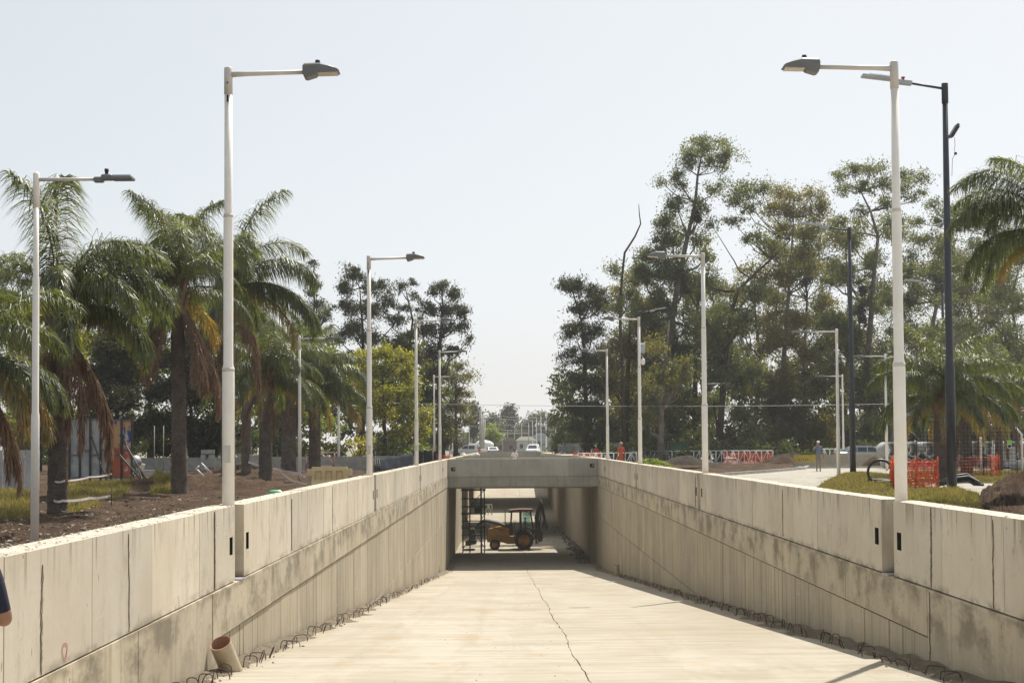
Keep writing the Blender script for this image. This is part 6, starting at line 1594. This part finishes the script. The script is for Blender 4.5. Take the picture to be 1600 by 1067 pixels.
for x, dx in ((Wb*.45, 1.3), (Wb*.62, 2.4), (Wb*.85, 1.8)): MB().tube([(x, -.06, Hb*.72), (x+dx*.5, -1.0, Hb*.36), (x+dx, -1.9, 0)], .04, 6).build('strut', dk, T)
T = thing('billboard', 'pale corrugated hoarding at the left picture edge behind fronds', 'hoarding', (at(-30, 760, 58).x, 58, -0.74)); Wb = at(62, 760, 58).x-T.location.x
for i in range(8): MB().box(Wb*i/8+.02, Wb*(i+1)/8-.02, .03*(i % 2), .03*(i % 2)+.02, 0, 1.6).build('sheet', sheet[1], T)
# grass on the left
def gzone(pix, n, h, mat=None):
    poly = [gp(x, y) for x, y in pix]; poly = [(p.x, p.y) for p in poly]
    grass('grass', poly_sampler(poly, zl), n, h, mat or M['grass'])
gzone([(-40, 812), (48, 808), (45, 770), (-40, 768)], 6000, .24)
gzone([(95, 790), (190, 778), (215, 757), (150, 752), (95, 756)], 8000, .2)
gzone([(235, 775), (268, 772), (270, 756), (245, 758)], 4000, .26)
gzone([(100, 800), (160, 792), (150, 780), (100, 785)], 2000, .12)
# debris scattered on the left earth
mb = MB()
for i in range(7000):
    px_, py_ = rnd.uniform(-20, 600), rnd.uniform(742, 862); g = gp(px_, py_)
    if g.x > -4.75 or g.y > 98: continue
    s = .02+.07*rnd.random()**4
    z = zl(g.x, g.y); pts = [Vector((rnd.uniform(-1, 1), rnd.uniform(-1, 1), rnd.uniform(-.3, .6)))*s+Vector((g.x, g.y, z+s*.3)) for _ in range(4)]
    mb.add(pts, [(0, 1, 2), (0, 2, 3), (0, 3, 1), (1, 3, 2)])
o = mb.build('litter', simple('pale_litter', (.34, .28, .21), (.14, .10, .08), .9, ns=9), None, fix=False); o['kind'] = 'stuff'
def block(px_, py_, Y, sx, sy, sz, rot, label, mat=None, group='concrete blocks left on the earth bank'):
    p = at(px_, py_, Y); T = thing('concrete_block', label, 'concrete block', p, 0, group); T.rotation_euler = rot
    MB().bbox(-sx/2, sx/2, -sy/2, sy/2, -sz/2, sz/2, .012).build('body', mat or M['plain_concrete'], T)
GBk = [(325, 706, 84, .75, .4, .25), (319, 714, 84, .3, .4, .28), (331, 714, 84, .28, .4, .28), (326, 724, 84, .85, .4, .45), (326, 735, 84, .85, .4, .35), (378, 713, 82, .5, .4, .3), (390, 716, 80, .45, .4, .42), (402, 719, 78, .38, .3, .6), (412, 720, 77, .35, .3, .55), (370, 722, 82, .4, .4, .3), (229, 738, 80, .9, .2, .28), (204, 737, 82, .35, .3, .3), (574, 722, 92, .7, .5, .85), (262, 741, 80, .5, .2, .34)]
GL = ['flat block topping the small stack left of the lamp pole', 'left small block in the second course of the stack', 'right small block in the second course of the stack', 'wide block in the middle of the stack', 'wide block at the foot of the stack', 'block at the left end of the row right of the lamp pole', 'second block of the row right of the lamp pole', 'upright block before the shorter palm', 'last upright block touching the shorter palm trunk', 'lower block half buried behind the lamp pole', 'long low block behind the dark soil ridge', 'small block below the tilted white sheet', 'square grey plinth left of the black sheeting', 'reddish block beside the thin posts']
for g, lb in zip(GBk, GL): block(*g, (0, 0, rnd.uniform(-.15, .15)), lb)
block(220, 729, 78, .42, .05, .42, (0.3, .35, 0), 'small tilted white board on the soil', M['white'], None)
for i, px_ in enumerate((241, 255)):
    p = at(px_, 740, 84); T = thing('timber_stake', ['thin pale stake left of a pair near the tallest palm', 'thin pale stake right of a pair near the tallest palm'][i], 'stake', (p.x, 84, -0.74)); MB().tube([(0, 0, -.1), (0.02*i, 0, at(px_, 665, 84).z+.74)], .028, 5).build('shaft', simple('stake_wood', (.35, .33, .25)), T)
T = thing('fallen_frame', 'pale bent steel frame lying tilted on the soil left of the lamp pole', 'steel frame', at(318, 735, 66))
for a_, b3 in (((-.35, .1), (.1, -.35)), ((-.1, .35), (.35, -.1)), ((-.35, .1), (-.2, .22)), ((.1, -.35), (.32, -.15)), ((.05, .15), (.2, -.05))): MB().tube([(a_[0], 0, a_[1]), (b3[0], .05, b3[1])], .03, 5).build('bar', M['white'], T)
T = thing('concrete_mixer', 'white drum concrete mixer behind the hanging brown fronds', 'concrete mixer', (at(212, 720, 74).x, 74, -0.74))
mb = MB(); mb.lathe([(.12, -.35), (.34, -.15), (.38, .1), (.26, .38), (.22, .40)], 18, (0, 0, 0), 'y'); o = mb.build('drum', M['galv'], T); o.location = (0, 0, .95); o.scale = (.85,)*3; o.rotation_euler = (R(20), 0, R(35))
mb = MB(); mb.tube([(-.3, 0, 0), (0, 0, .9), (.3, 0, 0)], .03, 5); mb.tube([(-.3, .5, 0), (0, .3, .9), (.3, .5, 0)], .03, 5); mb.build('stand', dk, T)
# cream water barrier near the wall
p = at(515, 757, 58.5); T = thing('plastic_barrier', 'cream plastic road barrier with moulded recesses behind the left wall', 'barrier', (p.x, 58.5, -0.72))
cm = simple('cream_plastic', (.78, .60, .32), (.72, .54, .28), .6)
mb = MB(); mb.prism([(-.22, 0), (-.20, .1), (-.10, .30), (-.07, .80), (.07, .80), (.10, .30), (.20, .1), (.22, 0)], -.72, .72, 'x'); mb.build('body', cm, T)
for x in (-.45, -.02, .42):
    fr = MB(); fr.box(x-.13, x-.10, -.135, -.085, .25, .62); fr.box(x+.10, x+.13, -.135, -.085, .25, .62); fr.box(x-.13, x+.13, -.125, -.075, .62, .65); fr.build('recess_shade_bar', simple('cream_shadow', (.55, .41, .2), (.5, .37, .18), .7), T)  # raised bars in darker cream, recess shade put into their colour
for s in (-1, 1): MB().box(s*.72 if s > 0 else -.92, .92 if s > 0 else -.72, -.06, .06, .45, .72).build('connector', cm, T)
# black sheeting and dark screen
bl = simple('black_geomembrane', (.022, .028, .035), (.035, .042, .05), .85, ns=2, spec=.1)
Ym = 95; x0, x1 = at(588, 735, Ym).x, at(646, 735, Ym).x; T = thing('black_sheeting', 'slanting black plastic sheeting draped over a frame by the left wall', 'plastic sheeting', (x0, Ym, -0.74)); vs = []; fs = []; nx = 30
for i in range(nx+1):
    t0_ = i/nx; x = (x1-x0)*t0_; top = .78+.42*t0_
    for j in range(6): vs.append((x-.25*j/5*(1-t0_)+.3*(1-j/5)*0, -1.0+1.0*j/5+.012*math.sin(i*1.3), top*j/5+.02*math.sin(i*.7+j)))
fs = [(i*6+j, (i+1)*6+j, (i+1)*6+j+1, i*6+j+1) for i in range(nx) for j in range(5)]
o = MB().add(vs, fs, 0, True).build('sheet', bl, T); md = o.modifiers.new('t', 'SOLIDIFY'); md.thickness = .02
for k in range(4): MB().tube([(.0+k*.13, -1.05, 0), (-.2+k*.13, -.1, .85)], .03, 5).build('edge_batten', dk, T)
x0, x1 = at(646, 735, 104).x, at(692, 735, 104).x; T = thing('screen_fence', 'dark mesh screen fence behind the third and fourth left lamps', 'fence', (x0, 104, -0.74))
for i in range(3): w3 = (x1-x0)/3; MB().box(i*w3+.02, (i+1)*w3-.02, 0, .03, 0, 1.28+.03*math.sin(i*2)).build('screen_panel', bl, T)
# red white frame barrier
T = thing('site_barrier', 'faded red and white striped frame barrier behind the palm trunks', 'barrier', (at(478, 735, 93).x, 93, -0.72)); W_ = at(522, 735, 93).x-T.location.x
rs = simple('faded_red_paint', (.34, .10, .09), (.45, .32, .3), .7, ns=6)
for a_, b3 in (((0, 0), (0, 1.15)), ((W_, 0), (W_, 1.25)), ((0, 1.15), (W_, 1.25)), ((0, .35), (W_, .35)), ((0, .35), (.5, 1.15)), ((W_, .35), (W_-.5, 1.2))): MB().tube([(a_[0], 0, a_[1]), (b3[0], 0, b3[1])], .035, 5).build('rail', rs, T)
# warning tape
tape = simple('white_red_tape', (.72, .70, .70), (.66, .5, .48), .5, ns=11)
def ribbon(label, pts, w_=.07):
    b0 = Vector(pts[0]); T = thing('warning_tape', label, 'warning tape', b0); vs = []; P = []
    for a, c in zip(pts, pts[1:]):
        a, c = Vector(a), Vector(c)
        for k in range(8): t_ = k/8; P.append(a.lerp(c, t_)+Vector((0, 0, -.10*t_*(1-t_))))
    P.append(Vector(pts[-1]))
    for i, p in enumerate(P): tw = .25*math.sin(i*.7); vs += [p-b0+Vector((0, math.sin(tw)*w_/2, -math.cos(tw)*w_/2)), p-b0+Vector((0, -math.sin(tw)*w_/2, math.cos(tw)*w_/2))]
    fs = [(2*i, 2*i+2, 2*i+3, 2*i+1) for i in range(len(P)-1)]
    o = MB().add(vs, fs).build('strip', tape, T); md = o.modifiers.new('t', 'SOLIDIFY'); md.thickness = .003
ribbon('taut white and red tape from the blocks down to the slim lamp', [at(388, 722, 78), at(432, 733, 74), at(466, 739, 69.3), at(478, 745, 66)], .10)
ribbon('slack white tape drooping to the cream barrier', [at(438, 736, 70), at(455, 750, 65), at(480, 756, 60)], .07)
ribbon('white tape tied round the leftmost palm trunk, lower line', [at(84, 782, 35.1), at(98, 782, 35.1), at(140, 778, 37), at(173, 774, 38)], .06)
ribbon('white tape stretched across the billboard front, upper line', [at(86, 752, 35.1), at(100, 751, 35.2), at(140, 745, 40), at(175, 740, 45)], .045)
p = at(174, 775, 38); T = thing('rebar_stake', 'short steel stake holding the white tape', 'stake', (p.x, 38, -0.72)); MB().tube([(0, 0, 0), (0, 0, .62)], .014, 5).build('rod', M['steel'], T); MB().box(-.06, .06, -.06, .06, 0, .03).build('foot', M['white'], T)
p = gp(432, 768, -.5); T = thing('plastic_bottle', 'small green plastic bottle lying on the soil', 'bottle', (p.x, p.y, zl(p.x, p.y)+.14)); mb = MB(); mb.lathe([(.0, -.22), (.10, -.22), (.11, -.1), (.11, .1), (.04, .2), (.03, .26)], 10, (0, 0, 0), 'x'); mb.build('body', simple('green_plastic', (.12, .5, .24), (.2, .55, .3), .3), T)
# ------------------------------------------------------------------ distant buildings, fences
def bldg(label, px0, px1, ptop, Y, d, mat, roof=None, cat='building'):
    a = at(px0, ptop, Y); b2 = at(px1, ptop, Y); T = thing('distant_building', label, cat, (a.x, Y, -0.72)); W_ = b2.x-a.x; h = a.z+.72
    MB().box(0, W_, 0, d, 0, h).build('wall', mat, T); MB().prism([(-.4, h+.003), (W_+.4, h+.003), (W_*.8, h+.9), (W_*.2, h+.9)], -.4, d+.4, 'y').build('roof', roof or mat, T)
    n = max(2, int(W_/3.5))
    for i in range(n): MB().box(W_*(i+.3)/n, W_*(i+.65)/n, -.04, .05, h*.35, h*.7).build('window', M['glass'], T)
bldg('long low reddish brown building behind the parked vehicles', 776, 806, 690, 300, 12, simple('brown_wall', (.20, .14, .12)), simple('brown_roof', (.22, .17, .15)))
bldg('white roofed building glowing in the middle of the road end', 808, 836, 688, 330, 14, simple('pale_wall', (.5, .5, .48)), M['white'])
bldg('blue grey flat building right of the road end', 836, 868, 682, 350, 16, simple('bluegrey_wall', (.30, .34, .38)))
bldg('tiny white kiosk left of the dark feathery tree', 872, 882, 692, 300, 4, M['white'])
T = thing('goal_frame', 'long horizontal grey gantry bar across the road end', 'gantry', (at(758, 677, 260).x, 260, -0.72)); W_ = at(826, 677, 260).x-T.location.x; h = at(758, 677, 260).z+.72
for x in (0, W_*.4, W_): MB().tube([(x, 0, 0), (x, 0, h)], .10, 6).build('post', M['plain_concrete'], T)
MB().box(0, W_, -.1, .1, h-.15, h+.15).build('beam', M['plain_concrete'], T)
pf = simple('palisade_paint', (.42, .45, .47), (.3, .33, .36), .6, ns=1)
a = at(872, 705, 150); b2 = at(985, 705, 140); T = thing('palisade_fence', 'grey picket fence under the dark feathery tree', 'fence', (a.x, 150, -0.74)); n = 60; d = (Vector((b2.x, 140, 0))-Vector((a.x, 150, 0)))
for i in range(n): p = d*(i/n); MB().box(p.x-.03, p.x+.03, p.y-.015, p.y+.015, 0, 1.85).build('picket', pf, T)
for z in (.4, 1.6): MB().tube([(0, .04, z), (d.x, d.y+.04, z)], .03, 4).build('rail', pf, T)
a = at(984, 705, 132); T = thing('panel_fence', 'cream ribbed panel fence behind the pale trunk', 'fence', (a.x, 132, -0.74)); W_ = at(1046, 705, 132).x-a.x; n = 18; cf = simple('cream_panel', (.5, .47, .38), (.42, .39, .32), .7)
for i in range(n): MB().box(W_*i/n+.02, W_*(i+1)/n-.02, 0, .04+.03*(i % 2), 0, 1.9).build('panel', cf, T)
T = thing('site_container', 'dark green cabin beside the cream fence', 'cabin', (at(1047, 705, 131).x, 131, -0.74)); MB().bbox(0, 1.7, 0, 2, 0, 1.9, .04).build('body', simple('dark_green_paint', (.04, .12, .06)), T); MB().box(.5, 1.1, -.02, .03, .1, 1.6).build('door', simple('green_door', (.05, .15, .08)), T)
# small white and dark drums beside the road beyond bridge
for i, (px_, lb) in enumerate(((724, 'white round drum by the bridge end, left of a pair'), (745, 'white round drum by the bridge end, right of a pair'))):
    p = at(px_, 712, 150); T = thing('storage_drum', lb, 'drum', (p.x, 150, -0.74)); MB().lathe([(.28, 0), (.3, .05), (.3, .75), (.26, .8), (.12, .84), (.12, .95), (0, .95)], 14).build('body', M['white'], T)
# left far street surface (pale) beyond palms
# ------------------------------------------------------------------ air
hz = bpy.data.materials.new('haze_air'); hz.use_nodes = True; t = hz.node_tree; t.nodes.clear()
pv = N(t, 'ShaderNodeVolumePrincipled'); pv.inputs['Color'].default_value = (0.93, 0.96, 1.0, 1); pv.inputs['Density'].default_value = HAZE; pv.inputs['Anisotropy'].default_value = 0.35
oo = N(t, 'ShaderNodeOutputMaterial'); L(t, pv.outputs[0], oo.inputs['Volume'])
if HAZE > 0:
    o = MB().box(-610, 610, -61, 3001, -9, 46).build('haze', hz); o['kind'] = 'stuff'
